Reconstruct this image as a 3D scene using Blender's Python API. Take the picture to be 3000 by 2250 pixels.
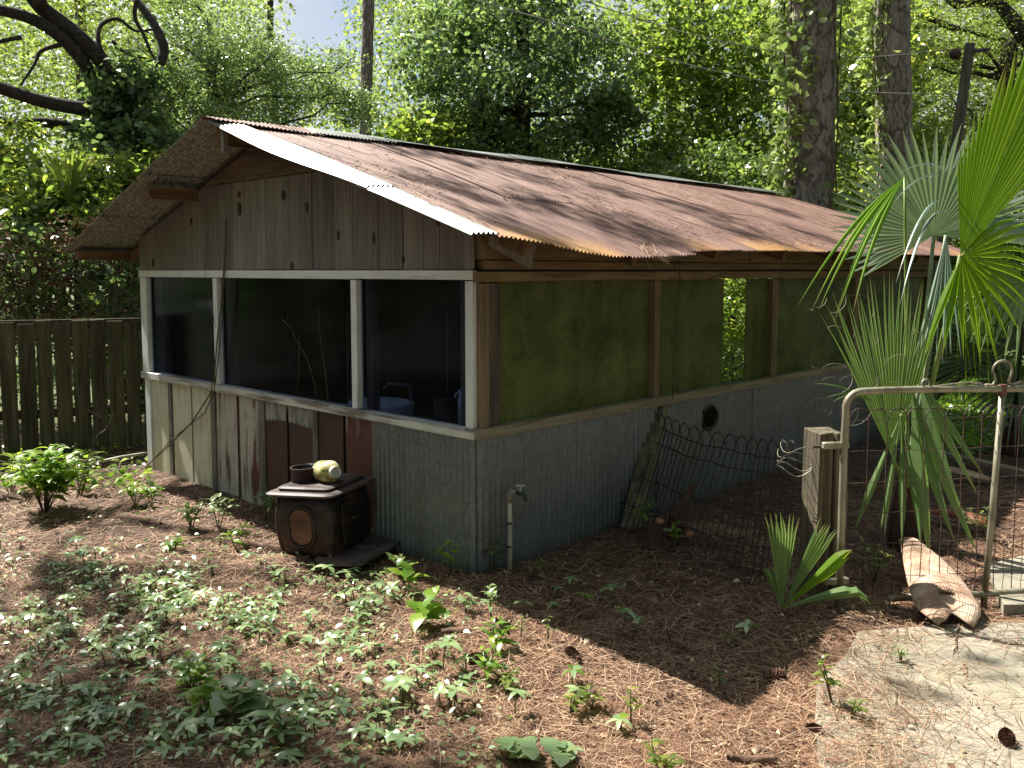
import bpy, bmesh, math, random
import numpy as np
from mathutils import Vector, Matrix
R = random.Random(7); NR = np.random.default_rng(7)
rad = math.radians
for o in list(bpy.data.objects): bpy.data.objects.remove(o)
SC = bpy.context.scene
COL = SC.collection

# ------------------------------------------------------------------ camera
FPX, CX, CY, TP = 2600.0, 1500.0, 1014.0, 0.085
CAMZ = 1.65
TH = math.atan(TP)
cd = bpy.data.cameras.new('camera'); cam = bpy.data.objects.new('camera', cd); COL.objects.link(cam)
cam.location = (0, 0, CAMZ); cam.rotation_euler = (math.pi/2 - TH, 0, 0)
cd.sensor_width = 36; cd.lens = FPX/3000*36; cd.shift_y = -(1125-CY)/3000
cd.clip_start = 0.05; cd.clip_end = 600
SC.camera = cam

# ------------------------------------------------------------------ light
SUNH = Vector((-0.79, 0.613)).normalized(); SUNEL = rad(53.5); KS = 1/math.tan(SUNEL)
SUND = Vector((SUNH.x*math.cos(SUNEL), SUNH.y*math.cos(SUNEL), math.sin(SUNEL)))
w = bpy.data.worlds.new('World'); SC.world = w; w.use_nodes = True
nt = w.node_tree; bg = nt.nodes['Background']
sky = nt.nodes.new('ShaderNodeTexSky'); sky.sky_type = 'NISHITA'; sky.sun_disc = False
sky.sun_elevation = SUNEL; sky.sun_rotation = math.atan2(SUNH.x, SUNH.y)
sky.dust_density = 2.0; sky.air_density = 1.0
tc = nt.nodes.new('ShaderNodeTexCoord'); nz = nt.nodes.new('ShaderNodeTexNoise')
nz.inputs['Scale'].default_value = 3.0; nz.inputs['Detail'].default_value = 6
mr = nt.nodes.new('ShaderNodeMapRange'); mr.inputs[1].default_value = .42; mr.inputs[2].default_value = .62
mx = nt.nodes.new('ShaderNodeMix'); mx.data_type = 'RGBA'
mx.inputs[7].default_value = (6.2, 6.6, 7.1, 1)
nt.links.new(tc.outputs['Generated'], nz.inputs['Vector']); nt.links.new(nz.outputs[0], mr.inputs[0])
nt.links.new(mr.outputs[0], mx.inputs[0]); nt.links.new(sky.outputs[0], mx.inputs[6])
nt.links.new(mx.outputs[2], bg.inputs['Color']); bg.inputs['Strength'].default_value = 0.05
sd = bpy.data.lights.new('sun', 'SUN'); sd.energy = 5.0; sd.angle = rad(0.53); sd.color = (1, .95, .86)
sun = bpy.data.objects.new('sun', sd); COL.objects.link(sun); sun.location = (0, 0, 20)
sun.rotation_euler = SUND.to_track_quat('Z', 'Y').to_euler()
vs = SC.view_settings
vs.view_transform = 'Standard'; vs.look = 'None'; vs.exposure = 1.32; vs.gamma = 1; vs.use_curve_mapping = False
cy = SC.cycles
cy.max_bounces = 7; cy.transparent_max_bounces = 12; cy.diffuse_bounces = 3; cy.glossy_bounces = 3; cy.transmission_bounces = 6
cy.caustics_reflective = False; cy.caustics_refractive = False; cy.sample_clamp_indirect = 6
SC.render.film_transparent = False

# ------------------------------------------------------------------ pixel -> place
def ray(px, py):
    a = (px-CX)/FPX; b = -(py-CY)/FPX
    return Vector((a, math.cos(TH)+b*math.sin(TH), -math.sin(TH)+b*math.cos(TH)))
O = Vector((0, 0, CAMZ))
def at_z(px, py, z=0.0):
    d = ray(px, py); return O + d*((z-CAMZ)/d.z)
def at_y(px, py, Y):
    d = ray(px, py); return O + d*(Y/d.y)

# ------------------------------------------------------------------ tags
def tag(o, label=None, cat=None, group=None, kind=None):
    if label: o['label'] = label
    if cat: o['category'] = cat
    if group: o['group'] = group
    if kind: o['kind'] = kind
    return o
def thing(name, label, cat, loc=(0,0,0), rz=0, group=None):
    o = bpy.data.objects.new(name, None); COL.objects.link(o); o.location = loc; o.rotation_euler = (0,0,rz)
    o.empty_display_size = .1
    return tag(o, label, cat, group)
def link(name, me, parent=None, mat=None, smooth=False):
    if mat is not None and not me.materials: me.materials.append(mat)
    o = bpy.data.objects.new(name, me); COL.objects.link(o)
    if parent is not None: o.parent = parent
    if smooth: me.polygons.foreach_set('use_smooth', [True]*len(me.polygons))
    return o

# ------------------------------------------------------------------ mesh building
def smooth(pts, k=4):
    pts = [Vector(p) for p in pts]; out = []
    for i in range(len(pts)-1):
        p0, p1, p2, p3 = pts[max(i-1,0)], pts[i], pts[i+1], pts[min(i+2,len(pts)-1)]
        for j in range(k):
            t = j/k; out.append(.5*((2*p1)+(p2-p0)*t+(2*p0-5*p1+4*p2-p3)*t*t+(3*p1-p0-3*p2+p3)*t**3))
    return out+[pts[-1]]
class MB:
    def __init__(s): s.v = []; s.f = []
    def add(s, vs, fs):
        n = len(s.v); s.v += [tuple(p) for p in vs]; s.f += [tuple(i+n for i in f) for f in fs]; return s
    def box(s, a, b, j=0):
        (x0,y0,z0),(x1,y1,z1) = a, b
        q = [(x0,y0,z0),(x1,y0,z0),(x1,y1,z0),(x0,y1,z0),(x0,y0,z1),(x1,y0,z1),(x1,y1,z1),(x0,y1,z1)]
        if j: q = [tuple(c+R.uniform(-j,j) for c in p) for p in q]
        return s.add(q, [(0,3,2,1),(4,5,6,7),(0,1,5,4),(1,2,6,5),(2,3,7,6),(3,0,4,7)])
    def beam(s, p, q, wdt, hgt, up=(0,0,1)):
        p, q = Vector(p), Vector(q); d = (q-p).normalized(); u = Vector(up)
        r = d.cross(u).normalized(); u = r.cross(d).normalized()
        vs = []
        for c in (p, q):
            for sx, sy in ((-1,-1),(1,-1),(1,1),(-1,1)): vs.append(c + r*sx*wdt/2 + u*sy*hgt/2)
        return s.add(vs, [(0,1,2,3),(7,6,5,4),(0,4,5,1),(1,5,6,2),(2,6,7,3),(3,7,4,0)])
    def tube(s, pts, rr, n=6, cap=True):
        pts = [Vector(p) for p in pts]
        if not hasattr(rr, '__len__'): rr = [rr]*len(pts)
        ref = None; rings = []
        for i, p in enumerate(pts):
            t = (pts[min(i+1,len(pts)-1)] - pts[max(i-1,0)])
            t = t.normalized() if t.length > 1e-9 else Vector((0,0,1))
            if ref is None: ref = t.orthogonal().normalized()
            else:
                ref = (ref - t*ref.dot(t)); ref = ref.normalized() if ref.length > 1e-6 else t.orthogonal().normalized()
            b = t.cross(ref)
            rings.append([p + (ref*math.cos(2*math.pi*k/n) + b*math.sin(2*math.pi*k/n))*rr[i] for k in range(n)])
        vs = [q for r_ in rings for q in r_]; fs = []
        for i in range(len(pts)-1):
            for k in range(n):
                a = i*n+k; b_ = i*n+(k+1) % n
                fs.append((a, b_, b_+n, a+n))
        if cap: fs.append(tuple(range(n-1,-1,-1))); fs.append(tuple(range((len(pts)-1)*n, len(pts)*n)))
        return s.add(vs, fs)
    def lathe(s, prof, n=20, M=Matrix()):
        vs = []; fs = []
        for r_, z in prof:
            for k in range(n): vs.append(M @ Vector((r_*math.cos(2*math.pi*k/n), r_*math.sin(2*math.pi*k/n), z)))
        for i in range(len(prof)-1):
            for k in range(n):
                a = i*n+k; b = i*n+(k+1) % n; fs.append((a, b, b+n, a+n))
        return s.add(vs, fs)
    def mesh(s, name):
        me = bpy.data.meshes.new(name); me.from_pydata(s.v, [], s.f); me.update(); return me
    def build(s, name, mat, parent=None, smooth=False, bevel=0):
        o = link(name, s.mesh(name), parent, mat, smooth)
        if bevel:
            m = o.modifiers.new('bevel', 'BEVEL'); m.width = bevel; m.segments = 1; m.limit_method = 'ANGLE'
        return o
def grid_mesh(name, P):
    """P: array (m,n,3) -> mesh of quads"""
    m, n = P.shape[:2]
    me = bpy.data.meshes.new(name)
    me.vertices.add(m*n); me.vertices.foreach_set('co', P.reshape(-1).astype(np.float32))
    i, j = np.meshgrid(np.arange(m-1), np.arange(n-1), indexing='ij')
    a = (i*n+j).ravel(); q = np.stack([a, a+n, a+n+1, a+1], 1)
    raw_faces(me, q); return me
def raw_faces(me, q):
    k = q.shape[1]
    me.loops.add(q.size); me.loops.foreach_set('vertex_index', q.ravel().astype(np.int32))
    me.polygons.add(len(q)); me.polygons.foreach_set('loop_start', (np.arange(len(q))*k).astype(np.int32))
    me.update(calc_edges=True)

def nrm(a): return a/np.maximum(np.linalg.norm(a, axis=-1, keepdims=True), 1e-9)
def leaf_mesh(name, P, D, N, L, W, tint, fold=.15, shape=4):
    """one quad (4) or a six-point blade (6) for every leaf"""
    P, D, N = np.asarray(P, float), nrm(np.asarray(D, float)), np.asarray(N, float)
    S = nrm(np.cross(D, N)); N = nrm(np.cross(S, D)); L = L[:, None]; W = W[:, None]
    if shape == 4:
        V = np.stack([P, P + D*L*.45 + S*W*.5 + N*W*fold, P + D*L - N*L*.08, P + D*L*.45 - S*W*.5 + N*W*fold], 1)
    else:
        V = np.stack([P, P + D*L*.28 + S*W*.42 + N*W*fold, P + D*L*.62 + S*W*.40 + N*W*fold*.8, P + D*L - N*L*.14,
                      P + D*L*.62 - S*W*.40 + N*W*fold*.8, P + D*L*.28 - S*W*.42 + N*W*fold], 1)
    n, k = V.shape[:2]
    me = bpy.data.meshes.new(name)
    me.vertices.add(n*k); me.vertices.foreach_set('co', V.reshape(-1).astype(np.float32))
    raw_faces(me, np.arange(n*k).reshape(n, k))
    at = me.attributes.new('tint', 'FLOAT', 'POINT'); at.data.foreach_set('value', np.repeat(tint, k).astype(np.float32))
    return me

# ------------------------------------------------------------------ materials
def lin(r, g, b):
    f = lambda c: (c/255/12.92) if c <= 10 else ((c/255+.055)/1.055)**2.4
    return (f(r), f(g), f(b), 1)
def ramp(n, stops, interp='LINEAR'):
    cr = n.color_ramp; cr.interpolation = interp
    while len(cr.elements) < len(stops): cr.elements.new(.5)
    for e, (p, c) in zip(cr.elements, stops): e.position = p; e.color = c
class NM:
    """small helper round one node material"""
    def __init__(s, name):
        s.m = bpy.data.materials.new(name); s.m.use_nodes = True; s.t = s.m.node_tree
        s.b = s.t.nodes['Principled BSDF']; s.out = s.t.nodes['Material Output']
        s.tc = s.t.nodes.new('ShaderNodeTexCoord'); s.n = s.t.nodes.new
    def l(s, a, b): s.t.links.new(a, b)
    def map(s, scale, loc=(0,0,0), rot=(0,0,0), src='Object'):
        k = s.n('ShaderNodeMapping'); k.inputs['Scale'].default_value = scale; k.inputs['Location'].default_value = loc
        k.inputs['Rotation'].default_value = rot
        s.l(s.tc.outputs[src], k.inputs[0]); return k.outputs[0]
    def noise(s, vec, scale=1, detail=4, rough=.55, dist=0):
        k = s.n('ShaderNodeTexNoise'); k.inputs['Scale'].default_value = scale; k.inputs['Detail'].default_value = detail
        k.inputs['Roughness'].default_value = rough; k.inputs['Distortion'].default_value = dist
        s.l(vec, k.inputs['Vector']); return k.outputs[0]
    def vor(s, vec, scale=1, feat='F1'):
        k = s.n('ShaderNodeTexVoronoi'); k.inputs['Scale'].default_value = scale; k.feature = feat
        s.l(vec, k.inputs['Vector']); return k
    def ramp(s, fac, stops, interp='LINEAR'):
        k = s.n('ShaderNodeValToRGB'); ramp(k, stops, interp); s.l(fac, k.inputs[0]); return k.outputs[0]
    def mr(s, fac, a, b, c=0, d=1):
        k = s.n('ShaderNodeMapRange'); k.inputs[1].default_value = a; k.inputs[2].default_value = b
        k.inputs[3].default_value = c; k.inputs[4].default_value = d; s.l(fac, k.inputs[0]); return k.outputs[0]
    def mix(s, fac, a, b, mode='MIX'):
        k = s.n('ShaderNodeMix'); k.data_type = 'RGBA'; k.blend_type = mode
        for v, i in ((fac, 0), (a, 6), (b, 7)):
            if isinstance(v, (int, float)): k.inputs[i].default_value = v
            elif isinstance(v, tuple): k.inputs[i].default_value = v
            else: s.l(v, k.inputs[i])
        return k.outputs[2]
    def math(s, op, a, b=0.0):
        k = s.n('ShaderNodeMath'); k.operation = op
        for v, i in ((a, 0), (b, 1)):
            if isinstance(v, (int, float)): k.inputs[i].default_value = v
            else: s.l(v, k.inputs[i])
        return k.outputs[0]
    def bump(s, h, strength=.4, dist=.005):
        k = s.n('ShaderNodeBump'); k.inputs['Strength'].default_value = strength; k.inputs['Distance'].default_value = dist
        s.l(h, k.inputs['Height']); s.l(k.outputs[0], s.b.inputs['Normal'])
    def col(s, c):
        if isinstance(c, tuple): s.b.inputs['Base Color'].default_value = c
        else: s.l(c, s.b.inputs['Base Color'])
    def rough(s, r):
        if isinstance(r, (int, float)): s.b.inputs['Roughness'].default_value = r
        else: s.l(r, s.b.inputs['Roughness'])
    def rnd(s):
        k = s.n('ShaderNodeObjectInfo'); return k.outputs['Random']

def wood(name, dark, mid, light, grain='z', freq=38, rough=.85, bump=.5, knots=True, rnd=.35):
    k = NM(name); lo = 1.6
    sc = {'z': (freq, freq, lo), 'x': (lo, freq, freq), 'y': (freq, lo, freq)}[grain]
    v = k.map(sc)
    r = k.rnd()
    add = k.n('ShaderNodeVectorMath'); add.operation = 'ADD'; k.l(v, add.inputs[0])
    mul = k.math('MULTIPLY', r, 37.0); cmb = k.n('ShaderNodeCombineXYZ')
    for i in range(3): k.l(mul, cmb.inputs[i])
    k.l(cmb.outputs[0], add.inputs[1]); v = add.outputs[0]
    g = k.noise(v, 1, 5, .62, .6)
    c = k.ramp(g, [(.28, dark), (.5, mid), (.74, light)])
    big = k.noise(k.map({'z': (5,5,1.3), 'x': (1.3,5,5), 'y': (5,1.3,5)}[grain]), 1, 5, .6)
    c = k.mix(k.mr(big, .35, .7, 0, .55), c, dark)
    c = k.mix(k.mr(r, 0, 1, 0, rnd), c, mid, 'MULTIPLY')
    if knots:
        vk = k.map({'z': (5,5,1.7), 'x': (1.7,5,5), 'y': (5,1.7,5)}[grain])
        vo = k.vor(vk, 1); kn = k.mr(vo.outputs['Distance'], .05, .10, 1, 0)
        c = k.mix(k.math('MULTIPLY', kn, .8), c, lin(38,28,24))
    k.col(c); k.rough(rough); k.bump(g, bump, .004); return k.m
def painted(name, paint, under, wear=(.52,.62), grain='z', freq=30, dirt=.35):
    k = NM(name)
    sc = {'z': (freq, freq, 1.4), 'x': (1.4, freq, freq), 'y': (freq, 1.4, freq)}[grain]
    g = k.noise(k.map(sc), 1, 6, .6); b = k.noise(k.map((2.2,2.2,2.2)), 1, 4)
    s = k.math('ADD', k.math('MULTIPLY', g, .6), k.math('MULTIPLY', b, .4))
    f = k.mr(s, wear[0], wear[1])
    c = k.mix(f, paint, under)
    d = k.noise(k.map((5,5,5)), 1, 5); c = k.mix(k.mr(d, .45, .75, 0, dirt), c, lin(70,62,50))
    k.col(c); k.rough(.6); k.bump(f, .35, .002); return k.m
def metal(name, kind):
    k = NM(name)
    if kind == 'galv':
        vo = k.vor(k.map((75,75,38)), 1); sp = k.noise(k.map((110,110,60)), 1, 3)
        c = k.ramp(k.math('ADD', k.math('MULTIPLY', vo.outputs['Color'], .22), k.math('ADD', k.math('MULTIPLY', sp, .3), .16)),
                   [(.3, lin(102,111,117)), (.5, lin(128,137,142)), (.7, lin(160,168,171))])
        b = k.noise(k.map((1.6,1.6,2.2)), 1, 5); c = k.mix(k.mr(b, .45, .75, 0, .5), c, lin(88,94,84))
        stn = k.noise(k.map((16,16,.8)), 1, 5, .6); c = k.mix(k.mr(stn, .58, .72, 0, .5), c, lin(84,72,58))
        sz_ = k.n('ShaderNodeSeparateXYZ'); k.l(k.tc.outputs['Object'], sz_.inputs[0])
        mud = k.mr(k.math('ADD', sz_.outputs[2], k.math('MULTIPLY', k.noise(k.map((9,9,9)), 1, 6, .7), .28)), .20, .10); c = k.mix(k.math('MULTIPLY', mud, .6), c, lin(84,66,52))
        k.b.inputs['Metallic'].default_value = .55; k.rough(.42)
    if kind == 'soffit':
        vo = k.noise(k.map((34,34,34)), 1, 4, .7)
        c = k.ramp(vo, [(.38, lin(86,92,92)), (.5, lin(138,142,140)), (.62, lin(168,172,170))])
        k.b.inputs['Metallic'].default_value = .1; k.rough(.6)
    if kind == 'strip':
        b = k.noise(k.map((1.5,6,6)), 1, 5); c = k.ramp(b, [(.35, lin(98,104,102)), (.55, lin(144,148,144)), (.8, lin(120,122,112))])
        k.b.inputs['Metallic'].default_value = .25; k.rough(.42)
    if kind == 'rust':
        st = k.noise(k.map((26,1.4,1.4)), 1, 7, .7); bl = k.noise(k.map((1.1,1.3,1.3)), 1, 5)
        fine = k.noise(k.map((60,60,60)), 1, 3)
        c = k.ramp(st, [(.28, lin(62,44,38)), (.45, lin(112,82,70)), (.58, lin(142,112,98)), (.75, lin(170,144,130))])
        c = k.mix(k.mr(bl, .42, .62, 0, .7), c, lin(104,74,64))
        # the lowest metre of the newer sheets is ochre
        sx = k.n('ShaderNodeSeparateXYZ'); k.l(k.tc.outputs['Object'], sx.inputs[0])
        edge = k.mr(k.math('ADD', sx.outputs[1], k.math('MULTIPLY', bl, .5)), .12, -.28)
        sel = k.mr(k.noise(k.map((.9,.01,.01), (1.35,0,0)), 1, 1), .47, .55)
        c = k.mix(k.math('MULTIPLY', k.math('MULTIPLY', edge, sel), .8), c, lin(190,142,70))
        c = k.mix(k.mr(fine, .55, .75, 0, .5), c, lin(60,40,36))
        k.b.inputs['Metallic'].default_value = 0; k.rough(.72); k.bump(fine, .25, .002)
    if kind == 'cap':
        b = k.noise(k.map((2.5,12,12)), 1, 6); c = k.ramp(b, [(.3, lin(48,50,46)), (.5, lin(98,104,98)), (.7, lin(142,148,140))]); k.rough(.6)
    if kind == 'iron':
        b = k.noise(k.map((7,7,7)), 1, 6, .65); c = k.ramp(b, [(.3, lin(22,19,20)), (.48, lin(42,34,32)), (.6, lin(80,54,44)), (.78, lin(108,82,70))])
        k.b.inputs['Metallic'].default_value = .2; k.rough(k.mr(b, .3, .7, .35, .75)); k.bump(k.noise(k.map((60,60,60)), 1, 4), .3, .002)
    if kind == 'ironrim':
        b = k.noise(k.map((9,9,9)), 1, 6, .65); c = k.ramp(b, [(.35, lin(56,48,48)), (.55, lin(92,80,78)), (.75, lin(134,124,120))]); k.rough(.6)
    if kind == 'wire':
        b = k.noise(k.map((20,20,20)), 1, 3); c = k.ramp(b, [(.4, lin(44,30,24)), (.65, lin(84,62,50))]); k.rough(.7)
    if kind == 'gate':
        b = k.noise(k.map((14,14,5)), 1, 5); c = k.ramp(b, [(.35, lin(98,92,74)), (.5, lin(140,134,114)), (.68, lin(160,156,138))])
        r = k.noise(k.map((5,5,5)), 1, 4); c = k.mix(k.mr(r, .58, .7, 0, .7), c, lin(104,64,44)); k.rough(.5); k.b.inputs['Metallic'].default_value = .3
    k.col(c); return k.m
def leafmat(name, stops, trans=.45, tcol=1.0, rough=.33, spec=.7, tmul=(1.15,1.18,.62)):
    k = NM(name)
    a = k.n('ShaderNodeAttribute'); a.attribute_name = 'tint'
    r = k.rnd(); f = k.math('ADD', a.outputs['Fac'], k.math('MULTIPLY', k.math('SUBTRACT', r, .5), .25))
    c = k.ramp(f, stops); tp_ = k.n('ShaderNodeAttribute'); tp_.attribute_name = 'tip'; c = k.mix(tp_.outputs['Fac'], c, lin(150,124,84)); k.col(c); k.rough(rough)
    k.b.inputs['Specular IOR Level'].default_value = spec
    tr = k.n('ShaderNodeBsdfTranslucent'); tm = k.mix(1.0, c, (tmul[0]*tcol, tmul[1]*tcol, tmul[2]*tcol, 1), 'MULTIPLY')
    k.l(tm, tr.inputs['Color'])
    m = k.n('ShaderNodeMixShader'); m.inputs[0].default_value = trans
    k.l(k.b.outputs[0], m.inputs[1]); k.l(tr.outputs[0], m.inputs[2]); k.l(m.outputs[0], k.out.inputs['Surface'])
    return k.m
def plain(name, c1, c2, scale=8, rough=.7, metallic=0, bump=0):
    k = NM(name); n = k.noise(k.map((scale,)*3), 1, 5); k.col(k.ramp(n, [(.35, c1), (.65, c2)])); k.rough(rough)
    k.b.inputs['Metallic'].default_value = metallic
    if bump: k.bump(n, bump, .006)
    return k.m
def barkmat(name, d, m_, l_, sc=(30,30,6), bump=.9):
    k = NM(name)
    n = k.noise(k.map(sc), 1, 7, .68, .8); f = k.noise(k.map(tuple(3*q for q in sc)), 1, 4, .6)
    h = k.math('ADD', k.math('MULTIPLY', n, .75), k.math('MULTIPLY', f, .25))
    k.col(k.ramp(h, [(.36, d), (.5, m_), (.66, l_)])); k.rough(.9); k.bump(h, bump, .03); return k.m

M = {}
M['gable'] = wood('weathered_grey_boards', lin(90,83,79), lin(143,136,130), lin(184,178,172), 'z', 150, .85, .3, False, .45)
M['gable_h'] = wood('weathered_brown_board', lin(66,52,44), lin(116,96,84), lin(146,128,114), 'y', 40, .85, .4, False)
M['knotwood'] = plain('knot_wood', lin(38,26,22), lin(78,56,46), 40, .8)
M['wood_x'] = wood('brown_beam_wood', lin(92,76,52), lin(142,120,86), lin(168,146,110), 'x', 26, knots=False)
M['wood_z'] = wood('brown_post_wood', lin(100,86,66), lin(148,130,102), lin(176,158,130), 'z', 26, knots=False)
M['grey_z'] = wood('grey_post_wood', lin(54,46,42), lin(94,84,76), lin(124,112,102), 'z', 26, knots=False)
M['sill_x'] = wood('pale_sill_wood', lin(104,94,78), lin(158,148,128), lin(186,178,158), 'x', 30, knots=False)
M['rafter'] = wood('rafter_wood', lin(84,64,44), lin(134,106,78), lin(160,132,100), 'x', 26, knots=False)
M['white_y'] = painted('white_trim_paint', lin(228,232,236), lin(150,146,138), (.58,.66), 'y', 30, .2)
M['white_z'] = painted('white_post_paint', lin(226,230,232), lin(146,140,130), (.58,.66), 'z', 30, .2)
M['sill_y'] = painted('worn_white_sill', lin(214,214,210), lin(126,118,106), (.48,.58), 'y')
M['panel_white'] = painted('dirty_white_panel', lin(216,212,196), lin(160,150,126), (.5,.66), 'z', 16, .25)
M['panel_flute'] = painted('fluted_white_over_rust', lin(186,182,176), lin(86,50,42), (.50,.58), 'z', 24)
M['panel_red'] = painted('dark_red_panel', lin(74,38,36), lin(52,32,32), (.42,.6), 'z', 30, .15)
M['panel_redworn'] = painted('worn_red_panel', lin(92,48,42), lin(168,164,160), (.54,.6), 'z', 26, .15)
M['batten'] = painted('grey_batten', lin(112,110,106), lin(70,62,56), (.5,.62), 'z', 26)
for q in ('galv','soffit','strip','rust','cap','iron','ironrim','wire','gate'): M[q] = metal('metal_'+q, q)
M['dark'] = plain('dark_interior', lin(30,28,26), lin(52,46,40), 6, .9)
M['counter'] = plain('counter_top', lin(96,100,98), lin(130,132,128), 9, .5)
M['porcelain'] = plain('porcelain', lin(196,200,204), lin(222,224,226), 4, .2)
M['bark_oak'] = barkmat('oak_bark', lin(20,18,15), lin(50,44,38), lin(84,77,66), (18,18,18), .9)
M['bark_pine'] = barkmat('pine_bark', lin(46,38,34), lin(98,86,78), lin(140,128,118), (24,24,9), .7)
def pinebark():
    k = NM('pine_plate_bark'); a = k.n('ShaderNodeAttribute'); a.attribute_name = 'plate'
    n = k.noise(k.map((26,26,9)), 1, 7, .75); f = k.math('ADD', k.math('MULTIPLY', a.outputs['Fac'], .42), k.math('MULTIPLY', n, .72))
    k.col(k.ramp(f, [(.2, lin(66,56,50)), (.45, lin(106,96,90)), (.7, lin(142,132,124)), (.95, lin(180,170,160))])); k.rough(.9); k.bump(n, .6, .015); return k.m
M['bark_pine'] = pinebark()
M['twig'] = plain('twig_bark', lin(60,48,38), lin(112,96,78), 14, .85)
M['vine_stem'] = plain('vine_stem', lin(58,66,34), lin(104,92,66), 14, .8)
M['needle'] = None

# glass: dusty smoked sheets in front, algae-grown sheets down the side
def glass(name, tint, film, filmfac, rough=.25):
    k = NM(name)
    tr = k.n('ShaderNodeBsdfTransparent'); tr.inputs[0].default_value = tint
    gl = k.n('ShaderNodeBsdfGlossy'); gl.inputs['Roughness'].default_value = rough; gl.inputs['Color'].default_value = (.8,.85,.9,1)
    lw = k.n('ShaderNodeLayerWeight'); lw.inputs[0].default_value = .5; frn = k.math('ADD', k.math('MULTIPLY', k.math('POWER', lw.outputs['Facing'], 5.0), .14), .012)
    m1 = k.n('ShaderNodeMixShader'); k.l(frn, m1.inputs[0]); k.l(tr.outputs[0], m1.inputs[1]); k.l(gl.outputs[0], m1.inputs[2])
    n = k.noise(k.map((3,3,2)), 1, 6, .65); f = k.noise(k.map((34,34,34)), 1, 4, .7)
    c = k.mix(k.mr(f, .35, .7), film, tuple(x*.35 for x in film[:3])+(1,))
    k.col(c); k.rough(.7)
    m2 = k.n('ShaderNodeMixShader')
    fac = k.mr(k.math('ADD', k.math('MULTIPLY', n, .7), k.math('MULTIPLY', f, .3)), .35, .7, *filmfac)
    k.l(fac, m2.inputs[0]); k.l(m1.outputs[0], m2.inputs[1]); k.l(k.b.outputs[0], m2.inputs[2])
    k.l(m2.outputs[0], k.out.inputs['Surface']); return k.m
M['glass_front'] = glass('smoked_dusty_glass', (.72,.77,.9,1), lin(60,66,50), (.0,.07), .10)
M['glass_clear'] = glass('clear_glass', (.9,.94,.88,1), lin(120,130,90), (.02,.12), .05)
def algae():
    k = NM('algae_grown_sheet')
    n = k.noise(k.map((1.7,1.7,2.6)), 1, 6, .62); f = k.noise(k.map((55,55,38)), 1, 4, .7); dr = k.noise(k.map((9,9,.9)), 1, 4)
    s = k.math('ADD', k.math('MULTIPLY', n, .55), k.math('ADD', k.math('MULTIPLY', f, .25), k.math('MULTIPLY', dr, .2)))
    c = k.ramp(s, [(.34, lin(60,68,36)), (.46, lin(100,110,60)), (.58, lin(128,136,82)), (.74, lin(152,158,112))])
    k.col(c); k.rough(.55); k.b.inputs['Specular IOR Level'].default_value = .25
    tr = k.n('ShaderNodeBsdfTranslucent'); k.l(c, tr.inputs[0])
    m = k.n('ShaderNodeMixShader'); m.inputs[0].default_value = .35; k.l(k.b.outputs[0], m.inputs[1]); k.l(tr.outputs[0], m.inputs[2])
    tp = k.n('ShaderNodeBsdfTransparent'); tp.inputs[0].default_value = (.6,.75,.4,1)
    m2 = k.n('ShaderNodeMixShader'); k.l(k.mr(s, .38, .62, .16, .03), m2.inputs[0]); k.l(m.outputs[0], m2.inputs[1]); k.l(tp.outputs[0], m2.inputs[2])
    k.l(m2.outputs[0], k.out.inputs['Surface']); return k.m
M['algae'] = algae()

# foliage palettes
G = lambda *a: lin(*a)
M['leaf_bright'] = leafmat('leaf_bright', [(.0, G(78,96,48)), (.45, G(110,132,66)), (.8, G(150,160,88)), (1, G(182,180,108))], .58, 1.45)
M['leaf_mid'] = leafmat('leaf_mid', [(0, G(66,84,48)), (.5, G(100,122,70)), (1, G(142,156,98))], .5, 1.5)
M['leaf_dark'] = leafmat('leaf_dark', [(0, G(64,82,60)), (.55, G(98,120,84)), (1, G(142,158,116))], .46, 1.7, rough=.3, spec=.6)
M['leaf_oak'] = leafmat('leaf_oak', [(0, G(58,74,36)), (.5, G(94,110,54)), (1, G(136,142,78))], .5, 1.5, rough=.3)
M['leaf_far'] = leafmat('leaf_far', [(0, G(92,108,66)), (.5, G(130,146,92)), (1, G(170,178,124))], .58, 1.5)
M['leaf_creeper'] = leafmat('leaf_creeper', [(0, G(104,132,90)), (.5, G(140,164,116)), (1, G(172,190,136))], .28, rough=.27, spec=.9)
M['leaf_weed'] = leafmat('leaf_weed', [(0, G(74,108,42)), (.5, G(110,146,54)), (1, G(158,176,70))], .45, 1.5)
M['leaf_dead'] = leafmat('leaf_dead', [(0, G(56,41,33)), (.4, G(104,80,62)), (.75, G(158,132,104)), (1, G(210,192,166))], .1, rough=.8, spec=.2, tmul=(1,.9,.7))
M['palm_green'] = leafmat('palm_green', [(0, G(92,126,66)), (.5, G(122,152,92)), (1, G(150,172,116))], .42, rough=.38, spec=.5)
M['palm_yellow'] = leafmat('palm_yellow', [(0, G(100,140,32)), (.5, G(124,162,40)), (1, G(154,184,60))], .58, rough=.4, spec=.4, tmul=(1.3,1.35,.4))
M['palm_blue'] = leafmat('palm_blue', [(0, G(92,116,100)), (.5, G(124,146,128)), (1, G(152,172,150))], .2, rough=.36, spec=.55)
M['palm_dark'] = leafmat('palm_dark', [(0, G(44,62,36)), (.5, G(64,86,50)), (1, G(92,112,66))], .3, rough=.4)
M['leaf_pale'] = leafmat('leaf_pale', [(0, G(112,134,84)), (.5, G(150,166,112)), (1, G(186,194,140))], .4, 1.3, rough=.28, spec=.9)
M['grass'] = leafmat('grass_blade', [(0, G(70,110,40)), (.5, G(104,146,54)), (1, G(146,172,72))], .45)
M['needle'] = leafmat('dry_needles', [(0, G(54,36,29)), (.4, G(102,72,56)), (.75, G(150,114,90)), (1, G(206,178,148))], .05, rough=.6, spec=.3)
M['palm_dry'] = plain('dry_palm_boot', lin(150,104,80), lin(206,174,150), 5, .75, 0, .4)

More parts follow.
